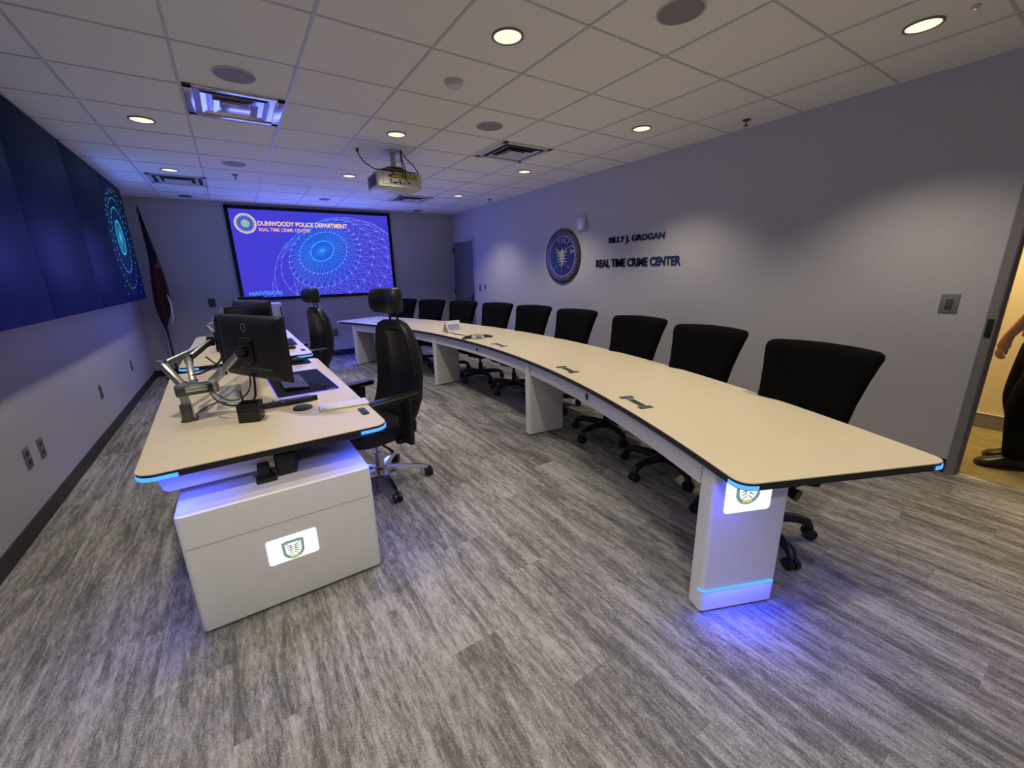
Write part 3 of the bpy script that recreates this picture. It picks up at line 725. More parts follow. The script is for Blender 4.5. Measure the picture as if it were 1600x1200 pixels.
# flush power modules in the tabletop
for x, y in ((1.886, 1.545), (2.13, 2.44), (2.325, 3.79), (2.33, 4.95), (2.10, 6.2), (1.93, 7.03)):
    th = math.degrees(math.atan2(y-CC.y, x-CC.x)); pm = MB(); Mp = basis((x, y, TZ), (math.cos(R(th)), math.sin(R(th)), 0), (-math.sin(R(th)), math.cos(R(th)), 0), (0, 0, 1))
    a = MB().prism([(-.0425, -.121), (.0425, -.121), (.0425, -.083), (.02, -.083), (.02, .083), (.0425, .083), (.0425, .121), (-.0425, .121), (-.0425, .083), (-.02, .083), (-.02, -.083), (-.0425, -.083)], 0, .003)
    q = obj('power_module', MB()._add(a.bm, Mp), M_dgrey, tbl)
    obj('module_tray', MB()._add(MB().box((0, 0, .002), (.036, .168, .0024), .0008).bm, Mp), M_grey, q)
    obj('module_socket', MB()._add(MB().box((0, -.02, .0035), (.026, .11, .002), .0008).bm, Mp), M_plast, q)
    obj('module_indicator', MB()._add(MB().box((0, .07, .0035), (.02, .02, .002)).bm, Mp), emit('usb_blue', s2l((110, 120, 200)), .7), q)

# things on the curved table
o = thing('tent_card', 'white folded tent card standing on the curved table', 'tent card', (2.40, 5.12, TZ), R(5))
for s_, nm in ((-1, 'front_leaf'), (1, 'back_leaf')):
    obj(nm, MB().loft([[(-.11, s_*.075, .0), (.11, s_*.075, 0), (.11, s_*.077, .0), (-.11, s_*.077, 0)], [(-.11, s_*.002, .15), (.11, s_*.002, .15), (.11, s_*.004, .151), (-.11, s_*.004, .151)]]), M_paper, o, False)
obj('card_print', MB().quad(*[Vector((x, -.078+.075*z/.15-.001, z)) for x, z in ((-.085, .035), (.085, .035), (.085, .105), (-.085, .105))]), mat('card_blue_print', (.35, .38, .75), .6), o, False, fixn=False)
o = thing('conference_phone', 'black spider-shaped conference phone with grey keypad on the curved table', 'conference phone', (2.37, 4.36, TZ), R(-12))
obj('body', MB().loft([[(a*s_, b*s_*.9, z) for a, b in sup(.075, .06, 24, 3)] for s_, z in ((1.1, .0), (1.1, .015), (1, .03), (.7, .04))]), M_lgrey, o)
obj('keypad', MB().box((0, -.045, .036), (.07, .045, .008), .003, Matrix.Rotation(R(25), 3, 'X')), M_grey, o)
for pts in ([(.05, 0, .02), (.12, .03, .022), (.19, .0, .012)], [(-.05, 0, .02), (-.12, .03, .022), (-.19, 0, .012)], [(0, .04, .02), (0, .12, .022), (0, .17, .012)]):
    obj('arm', MB().tube(pts, [.022, .017, .009], 10), M_plast, o)
for s_ in (-1, 1): obj('side_rail', MB().tube([(s_*.19, 0, .012), (s_*.11, .09, .022), (s_*.03, .15, .02)], .008, 8), M_plast, o)
o = obj('phone_cable', MB().tube([(2.36, 4.55, TZ+.006), (2.33, 4.62, TZ+.004), (2.345, 4.74, TZ+.004), (2.32, 4.84, TZ+.006)], .005, 8), M_plast)
tag(o, 'short black cable lying between the tent card and the conference phone', 'cable')

# ------------------------------------------------------------------ conference chairs
def conf_chair():
    o = thing('conference_chair', 'x', 'chair')
    rings = []
    prof = [(.43, .205, .6), (.45, .225, .9), (.55, .232, 1), (.68, .236, 1), (.80, .246, 1), (.92, .266, 1), (1.00, .284, 1), (1.045, .292, .97), (1.068, .288, .8), (1.079, .272, .45)]
    for z, hw, th in prof:
        xc = -.245-.20*((z-.43)/.65)**1.15
        rings.append([(xc+b+.035*(y/.29)**2, y, z-.012*(y/.29)**2*(1 if z > 1.0 else 0)) for y, b in sup(hw, .054*th, 40, 5)])
    obj('backrest', MB().loft(rings), M_fab, o)
    st = [[(.0+a, b, z-.02*max(0, a/.25)**3) for a, b in sup(.255*s_, .25*s_, 40, 4.5)] for s_, z in ((.92, .42), (.99, .435), (1, .46), (.985, .485), (.93, .50), (.6, .508))]
    obj('seat', MB().loft(st), M_fab, o)
    obj('back_bracket', MB().bar((-.12, 0, .40), (-.27, 0, .42), .07, .018, .004).bar((-.27, 0, .41), (-.33, 0, .66), .07, .016, .004, up=(0, 1, 0)), M_plast, o)
    for s_ in (-1, 1):
        a = obj('armrest', MB().tube([(-.06, s_*.20, .41), (-.06, s_*.27, .43), (-.05, s_*.285, .50), (-.04, s_*.285, .615)], [.016, .018, .018, .015], 10), M_plast, o)
        obj('arm_pad', MB().box((-.04, s_*.28, .63), (.24, .075, .028), .011, seg=3), M_plast, a)
    mc = obj('tilt_mechanism', MB().box((-.02, 0, .375), (.26, .30, .085), .02), M_plast, o)
    obj('tension_knob', MB().cyl((.09, 0, .385), (.155, 0, .375), .028, .024, 14), M_plast, mc)
    obj('tilt_lever', MB().tube([(-.02, .10, .36), (-.02, .17, .35), (-.02, .215, .345)], [.022, .026, .034], 8), M_plast, mc)
    obj('gas_lift', MB().cyl((0, 0, .11), (0, 0, .25), .030).cyl((0, 0, .25), (0, 0, .38), .018), M_plast, o)
    obj('base_hub', MB().lathe([(.02, .07), (.05, .085), (.05, .13), (.035, .145), (.001, .145)], 20), M_plast, o)
    for k in range(5):
        a = R(72*k); c, s_ = math.cos(a), math.sin(a); q = lambda r, z: (r*c, r*s_, z)
        lg_ = obj('base_leg', MB().tube([q(.03, .115), q(.14, .122), q(.24, .116), q(.295, .098), q(.312, .062)], [.034, .029, .026, .025, .022], 10), M_plast, o)
        x, y = .312*c, .312*s_; cs_ = MB(); tx_, ty_ = -s_, c
        for u in (-1, 1): cs_.cyl((x+tx_*.006*u, y+ty_*.006*u, .032), (x+tx_*.030*u, y+ty_*.030*u, .032), .032, n=18)
        cs_.box((x, y, .052), (.02, .02, .04), .004); obj('caster', cs_, M_plast, lg_)
    return o
proto = conf_chair()
labs = ['black high-back fabric chair nearest the camera at the front end of the curved table',
        'second black fabric chair from the camera along the curved table',
        'third black fabric chair from the camera, below the end of the wall lettering',
        'fourth black fabric chair from the camera, below the start of the wall lettering',
        'fifth black fabric chair from the camera, beneath the round wall seal',
        'black fabric chair just left of the wall seal, sixth from the camera',
        'black fabric chair in front of the closed grey door, third from the far end',
        'black fabric chair second from the far end of the curved table',
        'black fabric chair at the far end, partly hidden by the leather chair headrest']
chair_xy = []
for i, (th, ps) in enumerate([(-19.9, 12), (-14.8, 12), (-9.9, 12), (-4.0, 9), (1.1, 11), (6.0, 9), (11.1, 8), (16.1, 9), (20.8, 11)]):
    a = R(th+ps); B = Vector(pol_(9.70, th)); F = Vector((-math.cos(a), -math.sin(a)))
    b_ = B+F*.44; rz = math.atan2(F.y, F.x)
    if i == 0:
        o = proto; o.location = (b_.x, b_.y, 0); o.rotation_euler = (0, 0, rz); o['label'] = labs[0]; o['group'] = 'chairs behind the curved table'
    else: dup(proto, (b_.x, b_.y, 0), rz, labs[i], 'chairs behind the curved table')

# ------------------------------------------------------------------ operator desks
def desk(name, label, x0, x1, y0, y1, z, panel=True, taper=0):
    d = thing(name, label, 'desk')
    r_ = .07
    pl = rrect(x0, x1, y0, y1, r_)
    pl = [(x-(taper*(y-y0)/(y1-y0) if x < 0 else 0), y) for x, y in pl]
    obj('edge_band', MB().prism(pl, z-.032, z-.004), M_edge, d)
    obj('worktop', MB().prism(pl, z-.004, z), M_white, d)
    fl = [(x0, y0+r_+.01)]+[(x0+r_-r_*math.cos(R(a)), y0+r_-r_*math.sin(R(a))) for a in range(0, 91, 10)]+[(x0+.14, y0)]
    fr = [(x1-.14, y0)]+[(x1-r_+r_*math.sin(R(a)), y0+r_-r_*math.cos(R(a))) for a in range(0, 91, 10)]+[(x1, y0+r_+.01)]
    for c, lx in ((fl, x0+.07), (fr, x1-.07)):
        obj('corner_light', corner_strip(c, z-.030, z-.014), M_led, d)
        led_lamp(d, (lx, y0+.015, z-.036), 1.5)
    bx0, bx1, by0 = -.353, .424, y0-.085
    base = obj('base_cabinet', MB().prism(rrect(bx0, bx1, by0, y1-.25, .022), .018, .583, bev=.008), M_cab, d)
    obj('panel_seam', MB().box(((bx0+bx1)/2, by0+.002, .432), (bx1-bx0-.03, .006, .003)), mat('panel_seam_grey', (.42, .42, .43), .6), base)
    obj('plinth', MB().box(((bx0+bx1)/2, (by0+y1-.25)/2+.02, .009), (bx1-bx0-.06, y1-.25-by0-.06, .018)), M_base, base)
    Mp = basis((.037, by0, .292), (1, 0, 0), (0, 0, 1), (0, -1, 0))
    pn = obj('lit_panel', MB()._add(MB().prism(rrect(-.105, .105, -.064, .064, .012), -.001, .002).bm, Mp), M_lit, base, False)
    shield_parts(pn, Mp @ Matrix.Translation((0, -.008, .002)), .098)
    # lifting columns, stretcher and cable box below the top
    for yy in (y0+.16, y1-.45):
        obj('lift_column', MB().box((.075, yy, (.583+z-.07)/2), (.085, .16, z-.07-.583), .006), M_plast, d)
        obj('column_sleeve', MB().box((-.02, yy+.05, (.583+z-.05)/2), (.10, .14, z-.05-.583), .004), M_grey, d)
    obj('crossbar', MB().box((.06, (y0+y1)/2, z-.05), (.07, y1-y0-.3, .035), .004).box((.05, y0+.16, z-.045), (.70, .08, .025), .004).box((.33, y0+.10, z-.05), (.30, .10, .034), .01), M_plast, d)
    bx = MB().prism([(-.24, 0), (.17, 0), (.17, .10), (-.27, .10), (-.262, .045), (-.252, .012)], 0, .5, basis((-.14, y0+.62, z-.14), (1, 0, 0), (0, 0, 1), (0, -1, 0)), bev=.004)
    obj('cable_box', bx, M_cab, d)
    obj('control_box', MB().box((-.02, y0+.10, .62), (.05, .07, .075), .006).box((-.015, y0+.07, .595), (.085, .06, .022), .004), M_plast, d)
    bt = obj('height_control', MB().prism(rrect(x1-.075, x1-.035, y0+.215, y0+.345, .012), z, z+.004, bev=.001), M_plast, d)
    for q in range(3): obj('button', MB().box((x1-.055, y0+.245+.035*q, z+.0045), (.016, .014, .002), .0006), M_dgrey, bt)
    obj('cable_hatch', MB().box((x0+.32, y0+1.17, z+.001), (.13, .66, .0025), .0008), mat('grey_hatch', (.33, .33, .31), .45), d)
    obj('worktop_seam', MB().box((x0+.25, y0+1.99, z+.0003), (.44, .004, .001)), M_grey, d)
    return d
D1 = dict(x0=-.452, x1=.560, y0=2.045, y1=4.27, z=.76)
desk('operator_desk', 'nearer white height-adjustable desk with lit shield panel on its cabinet end', **D1, taper=.085)
D2 = dict(x0=-.50, x1=.552, y0=4.40, y1=6.75, z=.785)
desk('operator_desk', 'farther white desk with glowing blue corners behind the nearer desk', **D2)

# ------------------------------------------------------------------ monitors and arms
def monitor(label, loc, rz, tilt=0, bulge=1.0, w_=.61, h_=.358):
    """local: screen faces +X, width along Y, origin at the panel centre"""
    o = thing('monitor', label, 'monitor', loc, rz)
    o.rotation_euler = (0, R(tilt), rz)
    obj('screen', MB().box((.004, 0, .002), (.004, w_-.02, h_-.026)), M_glass, o)
    obj('bezel', MB().box((-.006, 0, 0), (.018, w_, h_), .004), M_mon, o)
    rings = []
    for s_, x in ((1, -.014), (.985, -.022), (.90, -.036*bulge), (.72, -.046*bulge), (.3, -.05*bulge)):
        rings.append([(x, y, z) for y, z in sup(w_/2*s_, h_/2*s_, 56, 26)])
    bk_ = obj('back_shell', MB().loft(rings), M_mon, o)
    xb = -.05*bulge
    obj('mount_plate', MB().box((xb-.006, .0, -.015), (.014, .125, .125), .006), M_plast, o)
    obj('maker_badge', MB().lathe([(.024, 0), (.024, .003), (.019, .003), (.019, 0)], 24, basis((xb+.004, 0, .115), (0, -1, 0), (0, 0, 1), (-1, 0, 0)), cap=False), M_grey, bk_)
    obj('vent_strip', MB().box((xb*.9, 0, .055), (.012, .11, .010), .003), M_dgrey, bk_)
    obj('port_recess', MB().box((xb*.86, -.05, -.115), (.014, .30, .014), .004), M_dgrey, bk_)
    obj('stand_socket', MB().box((xb*.95, .02, -.085), (.012, .07, .022), .004), M_dgrey, bk_)
    return o
def mon_between(label, A, B, z, **kw):
    """screen running from A (its +Y side) to B (its -Y side)"""
    A, B = Vector(A), Vector(B); c = (A+B)/2; d_ = (A-B).normalized(); rz = math.atan2(-d_.x, d_.y)
    return monitor(label, (c.x, c.y, z), rz, **kw), Vector((c.x, c.y, z)), rz
def arm_set(label, bx, by, z0, targets):
    o = thing('monitor_stand', label, 'monitor stand', (bx, by, z0))
    obj('desk_clamp', MB().box((0, 0, .004), (.075, .09, .008), .003).box((-.005, -.035, .05), (.05, .03, .10), .006), M_gun, o)
    obj('post', MB().bar((0, 0, .0), (-.006, .0, .17), .05, .036, .008).bar((.022, -.02, .0), (.008, -.02, .13), .012, .02, .003), M_alu, o)
    hd = obj('toggle_bar', MB().box((.045, .02, .165), (.17, .085, .052), .008, Matrix.Rotation(R(8), 3, 'Z')), M_gun, o)
    obj('toggle_cover', MB().box((.06, -.027, .172), (.10, .006, .026), .003, Matrix.Rotation(R(8), 3, 'Z')), M_alu, hd)
    obj('side_block', MB().box((.135, .03, .165), (.045, .075, .075), .014), M_alu, hd)
    B0 = Vector((bx, by, z0))
    for st, el, tg in targets:
        st, el, tg = Vector(st), Vector(el), Vector(tg)-B0
        a = obj('lower_arm', MB().bar(st, el, .034, .044, .012), M_alu, o)
        obj('joint_cap', MB().cyl(st-Vector((0, .028, 0)), st+Vector((0, .028, 0)), .024, n=18), M_chrome, a)
        obj('joint_cap', MB().cyl(el-Vector((0, 0, .024)), el+Vector((0, 0, .024)), .022, n=18), M_chrome, a)
        u = obj('upper_arm', MB().bar(el, tg, .028, .036, .010), M_alu, o)
        obj('wrist', MB().cyl(tg-Vector((0, 0, .03)), tg+Vector((0, 0, .03)), .020, n=16).box(tg, (.05, .05, .03), .008), M_plast, u)
    return o
def station(dx, dy, dz, L):
    s = Vector((dx, dy)); z = 1.13+dz
    _, c1, r1 = mon_between(L[0], Vector((-.095, 3.02))+s, Vector((.20, 2.47))+s, z)
    _, c2, r2 = mon_between(L[1], Vector((-.085, 3.63))+s, Vector((-.075, 3.06))+s, z, bulge=1.25, h_=.36)
    _, c3, r3 = mon_between(L[2], Vector((.22, 4.17))+s, Vector((-.06, 3.67))+s, z)
    bk_ = lambda c, r, k=.085: c+Vector((-math.cos(r)*k, -math.sin(r)*k, -.015))
    arm_set(L[3], -.315+dx, 2.78+dy, .76+dz, [
        ((.135, .03, .19), (.19, .0, .25), bk_(c1, r1)),
        ((.045, .06, .19), (.03, .24, .30), bk_(c2, r2, .10)),
        ((.0, .02, .19), (-.075, .12, .30), bk_(c3, r3, .10))])
    return c1, r1
c1, r1 = station(0, 0, 0, ['black flat monitor nearest the camera, its back with a round badge', 'black monitor in the middle of the nearer desk, seen edge-on behind the first', 'black monitor on the far side of the nearer desk arm', 'silver three-armed monitor stand clamped to the nearer desk'])
station(.10, 2.42, -.02, ['black monitor with badge on the farther desk, its back toward the camera', 'black monitor in the middle of the farther desk', 'black monitor at the far side of the farther desk', 'silver monitor stand on the farther desk'])
# cables that hang from the nearest monitor
z_ = .76
def cable(label, pts, r=.0045, m=M_plast):
    P = [Vector(p) for p in pts]; out = []
    for i in range(len(P)-1):
        a, b, c, d_ = P[max(i-1, 0)], P[i], P[i+1], P[min(i+2, len(P)-1)]
        for k in range(6):
            t_ = k/6; out.append(.5*((2*b)+(c-a)*t_+(2*a-5*b+4*c-d_)*t_*t_+(3*b-a-3*c+d_)*t_**3))
    out.append(P[-1]); return tag(obj('cable', MB().tube(out, r, 8), m), label, 'cable')
cable('thick black cable looping down from the nearest monitor to the arm clamp', [(c1.x-.035, c1.y-.015, 1.0), (c1.x-.04, c1.y-.03, .90), (c1.x-.06, c1.y-.06, .84), (-.10, 2.66, .83), (-.17, 2.70, .86), (-.20, 2.76, .90)], .006)
cable('thin black cable hanging from the nearest monitor beside the thicker one', [(c1.x-.055, c1.y+.03, 1.0), (c1.x-.06, c1.y+.02, .91), (c1.x-.10, c1.y-.03, .86), (-.12, 2.72, .85), (-.19, 2.77, .90)], .004)
cable('pair cable running from the arm toggle back toward the middle monitor', [(-.27, 2.86, .99), (-.22, 3.05, .97), (-.15, 3.25, .99), (-.12, 3.33, 1.06)], .006)
cable('black cable drooping across the back of the nearer desk behind the arms', [(-.22, 3.30, 1.02), (-.16, 3.55, .90), (-.10, 3.85, .85), (-.06, 3.95, .90)], .005)
cable('thin black cord lying on the nearer desk from the pen cube to the desk mat', [(-.02, 2.66, z_+.06), (.03, 2.72, z_+.025), (.06, 2.80, z_+.006), (.10, 2.88, z_+.006)], .003)
cable('thin cable lying on the white desk beside the arm base', [(-.30, 2.84, z_+.004), (-.25, 3.0, z_+.004), (-.19, 3.08, z_+.004), (-.15, 3.02, z_+.004)], .003)

# ------------------------------------------------------------------ small things on the nearer desk
o = thing('pen_cube', 'black cube-shaped pen holder on the near corner of the desk', 'pen holder', (-.028, 2.565, z_), R(-18))
w2 = .050; hb = .100
pc = MB()
for sx, sy, a, b in ((0, 1, w2, .003), (0, -1, w2, .003), (1, 0, .003, w2), (-1, 0, .003, w2)): pc.box((sx*(w2-.003), sy*(w2-.003), hb/2), (2*a, 2*b, hb), .001)
obj('box', pc.box((0, 0, .003), (2*w2, 2*w2, .006)), M_plast, o)
obj('divider', MB().box((0, 0, hb*.45), (2*w2-.01, .003, hb*.8)), M_plast, o)
obj('front_slot', MB().box((-.0, -w2-.0005, hb*.50), (2*w2-.02, .002, .003)), M_dgrey, o)
o = tag(obj('pen', MB().tube([(-.045, 2.60, z_+.008), (-.060, 2.63, z_+.145), (-.061, 2.632, z_+.155)], [.0045, .0045, .003], 8), M_plast), 'black pen standing in the cube pen holder', 'pen')
o = thing('desk_phone', 'low black phone bar lying behind the pen cube on the desk', 'phone', (.165, 2.755, z_), R(3))
obj('handset', MB().loft([[(x, y*(.8+.2*math.cos(x*12)), zz) for y, zz in ((-.028, .002), (.028, .002), (.024, .026), (-.018, .028))] for x in [-.165+.033*k for k in range(11)]]), M_plast, o)
obj('cradle', MB().box((.05, .01, .012), (.18, .085, .024), .008), M_plast, o)
obj('key_light', MB().box((-.03, -.028, .028), (.008, .006, .002)), M_paper, o)
o = thing('desk_puck', 'flat round black puck on the desk in front of the phone bar', 'puck', (.228, 2.607, z_))
obj('disc', MB().lathe([(.052, 0), (.052, .008), (.046, .013), (.001, .014)], 32), M_plast, o)
o = thing('closed_laptop', 'closed white laptop near the desk edge', 'laptop', (.44, 2.515, z_), R(-5))
obj('lower_case', MB().prism(rrect(-.135, .135, -.068, .068, .012), 0, .006, bev=.002), M_whitelam, o)
obj('lid', MB().prism(rrect(-.135, .135, -.068, .068, .012), .0068, .011, bev=.002), M_whitelam, o)
obj('lid_mark', MB().box((-.115, -.052, .0113), (.02, .012, .0008)), M_dgrey, o)
o = thing('desk_mat', 'black desk mat with blue glowing rim under the keyboard', 'desk mat', (.30, 3.32, z_), R(2))
obj('surface', MB().prism(rrect(-.185, .185, -.38, .38, .015), .001, .006, bev=.001), M_mat, o)
rm_ = MB()
ro_, ri_ = rrect(-.189, .189, -.384, .384, .018), rrect(-.185, .185, -.38, .38, .015)
rm_.loft([[(x, y, .001) for x, y in ro_], [(x, y, .005) for x, y in ro_], [(x, y, .005) for x, y in ri_], [(x, y, .001) for x, y in ri_]], cap=False)
obj('glow_rim', rm_, emit('mat_rim_blue', (.05, .06, 1.3), 1.0), o)
obj('mat_mark', MB().box((.145, -.36, .0063), (.055, .012, .0008)), M_grey, o)
o = thing('keyboard', 'black keyboard on the glowing desk mat', 'keyboard', (.25, 3.27, z_+.006), R(1))
obj('case', MB().loft([[(x, y, zz) for x, zz in ((-.075, .002), (.075, .002), (.075, .012), (-.075, .030))] for y in (-.225, .225)]), M_plast, o)
for r in range(5):
    for c in range(14):
        if r == 0 and 3 < c < 10: continue
        x = .058-.027*r; obj('key', MB().box((x, -.205+.0315*c, .0205-.12*x), (.021, .025, .008), .003), M_dgrey, o)
obj('key', MB().box((.058, 0.0, .0145), (.021, .17, .008), .003), M_dgrey, o)
def mouse(label, x, y, z, rz):
    o = thing('mouse', label, 'mouse', (x, y, z), rz)
    obj('shell', MB().loft([[(a*s_, b*s_, zz) for a, b in sup(.055, .032, 24, 2.4)] for s_, zz in ((.95, 0), (1, .008), (.94, .022), (.7, .033), (.3, .038))]), M_plast, o)
    obj('scroll_wheel', MB().cyl((.028, -.004, .033), (.028, .004, .033), .008, n=14), M_grey, o)
mouse('black mouse on the small mat at the far end of the nearer desk', .385, 4.15, z_+.005, R(180))
o = tag(obj('mouse_mat', MB().prism(rrect(.28, .48, 4.02, 4.25, .012), z_, z_+.004, bev=.001), M_mat), 'small black mouse mat at the far end of the nearer desk', 'mouse mat')
o = tag(obj('mouse_mat', MB().prism(rrect(.25, .50, 5.1, 5.7, .012), .785, .789, bev=.001), M_mat), 'black desk mat on the farther desk', 'desk mat')
mouse('dark mouse near the blue corner of the farther desk', .40, 4.85, .785, R(170))
cable('thin black mouse cord on the farther desk', [(.35, 4.86, .79), (.25, 4.84, .789), (.12, 4.88, .789)], .003)

# ------------------------------------------------------------------ leather operator chairs
def op_chair():
    o = thing('operator_chair', 'x', 'chair')
    prof = [(.37, .19, -.10, .7), (.41, .23, -.15, 1), (.52, .245, -.225, 1.1), (.62, .25, -.27, 1.1), (.72, .248, -.29, 1), (.84, .255, -.305, 1), (.94, .247, -.30, 1), (1.04, .222, -.285, 1), (1.12, .185, -.265, .95), (1.17, .145, -.25, .8), (1.195, .09, -.245, .4)]
    rings = []
    for z, hw, xc, th in prof:
        ring = []
        for y, b in sup(hw, .052*th, 48, 3.2):
            wing = .075*max(0, abs(y)/hw-.45)**1.5/.41*(hw/.25)   # side bolsters curl forward
            ring.append((xc+b*(1.15 if b < 0 else .8)+wing, y, z))
        rings.append(ring)
    br = obj('backrest', MB().loft(rings), M_leath, o)
    pnl = [[(xc+.047*th+.012*s_, y, z) for y in (-hw*.5, -hw*.25, 0, hw*.25, hw*.5)] for z, hw, xc, th in prof[2:9] for s_ in (0,)]
    obj('centre_panel', MB().loft([[(xc+.046*th+e, y, z) for y, e in ((-hw*.52, .0), (-hw*.4, .012), (0, .016), (hw*.4, .012), (hw*.52, 0), (0, -.01))] for z, hw, xc, th in prof[2:9]]), mat('black_leather_panel', (.008, .008, .016), .40, var=.2, scale=160, bump=.1), br)
    obj('maker_badge', MB().lathe([(.026, 0), (.026, .003), (.020, .003), (.020, 0)], 24, basis((-.245, .238, .93), (-1, 0, 0), (0, 0, 1), (0, 1, 0)), cap=False), M_dgrey, br)
    hr = obj('headrest', MB().loft([[(-.235+b*1.0+.05*(abs(y)/.13)**2, y, z) for y, b in sup(.150*s_, .065*t_, 36, 3.2)] for z, s_, t_ in ((1.245, .70, .5), (1.255, .88, .85), (1.29, .98, 1), (1.34, 1, 1), (1.385, .97, .95), (1.412, .86, .75), (1.422, .6, .4))]), M_leath, o)
    for s_ in (-1, 1): obj('headrest_post', MB().cyl((-.245, s_*.045, 1.16), (-.238, s_*.045, 1.27), .008, n=10), M_plast, hr)
    st = [[(.02+a, b, z+.03*max(0, abs(b)/.26-.6)) for a, b in sup(.26*s_, .27*s_, 40, 4)] for s_, z in ((.88, .385), (.98, .40), (1, .455), (.97, .49), (.85, .505), (.5, .50))]
    obj('seat', MB().loft(st), M_leath, o)
    for s_ in (-1, 1):
        a = obj('armrest', MB().bar((-.03, s_*.25, .39), (-.03, s_*.305, .40), .07, .03, .006).bar((-.05, s_*.305, .38), (-.07, s_*.30, .70), .034, .15, .012, up=(0, 1, 0)), M_plast, o)
        obj('arm_pad', MB().box((.02, s_*.295, .704), (.40, .095, .040), .015, seg=3), M_plast, a)
        obj('recline_knob', MB().cyl((-.12, s_*.225, .46), (-.12, s_*.275, .46), .040, .034, 18), M_plast, o)
    obj('mechanism', MB().box((0, 0, .375), (.30, .26, .055), .012).box((-.14, 0, .38), (.14, .18, .05), .01), M_plast, o)
    obj('control_paddle', MB().tube([(.06, .12, .37), (.07, .27, .365), (.075, .31, .36)], [.007, .007, .013], 8), M_plast, o)
    obj('gas_lift', MB().cyl((0, 0, .10), (0, 0, .24), .030).cyl((0, 0, .24), (0, 0, .36), .020).cyl((0, 0, .235), (0, 0, .25), .036), M_chrome, o)
    obj('base_hub', MB().lathe([(.02, .065), (.048, .075), (.048, .12), (.035, .135), (.001, .135)], 20), M_chrome, o)
    for k in range(5):
        a = R(3+72*k); c, s_ = math.cos(a), math.sin(a); q = lambda r, z: Vector((r*c, r*s_, z))
        rr = [[q(r, z)+Vector((-s_, c, 0))*u*wd+Vector((0, 0, v*ht)) for u, v in ((-1, -1), (1, -1), (.7, 1), (-.7, 1))] for r, z, wd, ht in ((.03, .10, .026, .022), (.16, .102, .020, .019), (.29, .088, .016, .014), (.345, .076, .014, .010))]
        lg_ = obj('base_leg', MB().loft(rr), M_chrome, o)
        x, y = .352*c, .352*s_; cs_ = MB(); tx_, ty_ = -s_, c
        for u in (-1, 1): cs_.cyl((x+tx_*.005*u, y+ty_*.005*u, .032), (x+tx_*.028*u, y+ty_*.028*u, .032), .032, n=18)
        cs_.box((x, y, .055), (.022, .022, .05), .005); obj('caster', cs_, M_plast, lg_)
    return o
oc = op_chair(); oc.location = (.70, 2.90, 0); oc.rotation_euler = (0, 0, R(196)); oc['label'] = 'black leather operator chair with tall headrest and chrome base at the nearer desk'; oc['group'] = 'operator chairs'
far = dup(oc, (.585, 5.60, 0), R(194), 'black leather operator chair with headrest at the farther desk', 'operator chairs')
for ch in far.children:                       # this seat is set a little lower
    if ch.name.split('.')[0] in ('backrest', 'headrest', 'seat', 'armrest', 'recline_knob', 'mechanism', 'control_paddle'): ch.location.z = -.045

# white cabinet behind the monitors, against the back wall
o = thing('white_cabinet', 'narrow white cabinet with a black bar handle against the back wall', 'cabinet', (.40, 8.30, 0))
obj('body', MB().box((0, .01, .55), (.50, .40, 1.08), .006), M_cab, o)
dr = obj('door', MB().box((0, -.20, .56), (.49, .018, 1.03), .004), M_cab, o)
obj('handle', MB().box((.225, -.225, .95), (.018, .03, .16), .005), M_plast, dr)

# ------------------------------------------------------------------ person in the doorway
def skin_mesh(name, chains, m, parent, sub=2, flat=1.0):
    """grow one continuous surface around connected joints: chains of (point, radius)"""
    verts, edges, rad, key = [], [], [], {}
    for ch in chains:
        prev = None
        for p, r in ch:
            k = tuple(round(c, 4) for c in p)
            if k not in key: key[k] = len(verts); verts.append(p); rad.append(r)
            i = key[k]
            if prev is not None and prev != i: edges.append((prev, i))
            prev = i
    me = bpy.data.meshes.new(name); me.from_pydata(verts, edges, [])
    o = bpy.data.objects.new(name, me); COL.objects.link(o)
    md = o.modifiers.new('skin', 'SKIN'); 
    for i, sv in enumerate(me.skin_vertices[0].data):
        r = rad[i]; sv.radius = r if isinstance(r, tuple) else (r, r); sv.use_root = (i == 0)
    md.use_smooth_shade = True; md.branch_smoothing = .3
    s_ = o.modifiers.new('sub', 'SUBSURF'); s_.levels = sub; s_.render_levels = sub
    dg = bpy.context.evaluated_depsgraph_get(); m2 = bpy.data.meshes.new_from_object(o.evaluated_get(dg))
    bpy.data.objects.remove(o); m2.name = name; m2.materials.clear(); m2.materials.append(m)
    m2.polygons.foreach_set('use_smooth', [True]*len(m2.polygons))
    q = bpy.data.objects.new(name, m2); COL.objects.link(q)
    if parent: q.parent = parent
    return q
ps = thing('person', 'person in black uniform standing in the open doorway, one bare forearm showing', 'person', (4.72, .325, 0), R(30))
# local: faces +Y, left is -X; the upper body leans a little forward
def W(p):
    x, y, z = p; return (x, y+.025*max(0, min(1, (z-.1)/.4))-.075*max(0, min(1, (z-.5)/.45))-max(0, z-1)*.05, z+.09*max(0, min(1, (z-.9)/.5)))
def WC(ch): return [(W(p), r) for p, r in ch]
def warp(o):
    for v in o.data.vertices: v.co = W(v.co)
    return o
Lel, Lwr, Lhd = (-.272, .17, 1.25), (-.225, .285, 1.00), (-.222, .298, .90)
Rel, Rwr, Rhd = (.275, -.13, 1.24), (.27, -.20, 1.0), (.265, -.21, .905)
def arm_chain(s, el, wr_, hd):
    return WC([((0, .0, 1.30), (.12, .10)), ((s*.12, .0, 1.39), .055), ((s*.185, .0, 1.375), .048), ((s*.222, .01, 1.28), .046)])+[(el, .043), (tuple((Vector(el)*.6+Vector(wr_)*.4)), .041), (wr_, .027), (tuple(Vector(wr_)*.5+Vector(hd)*.5), (.034, .022)), (hd, (.040, .016))]
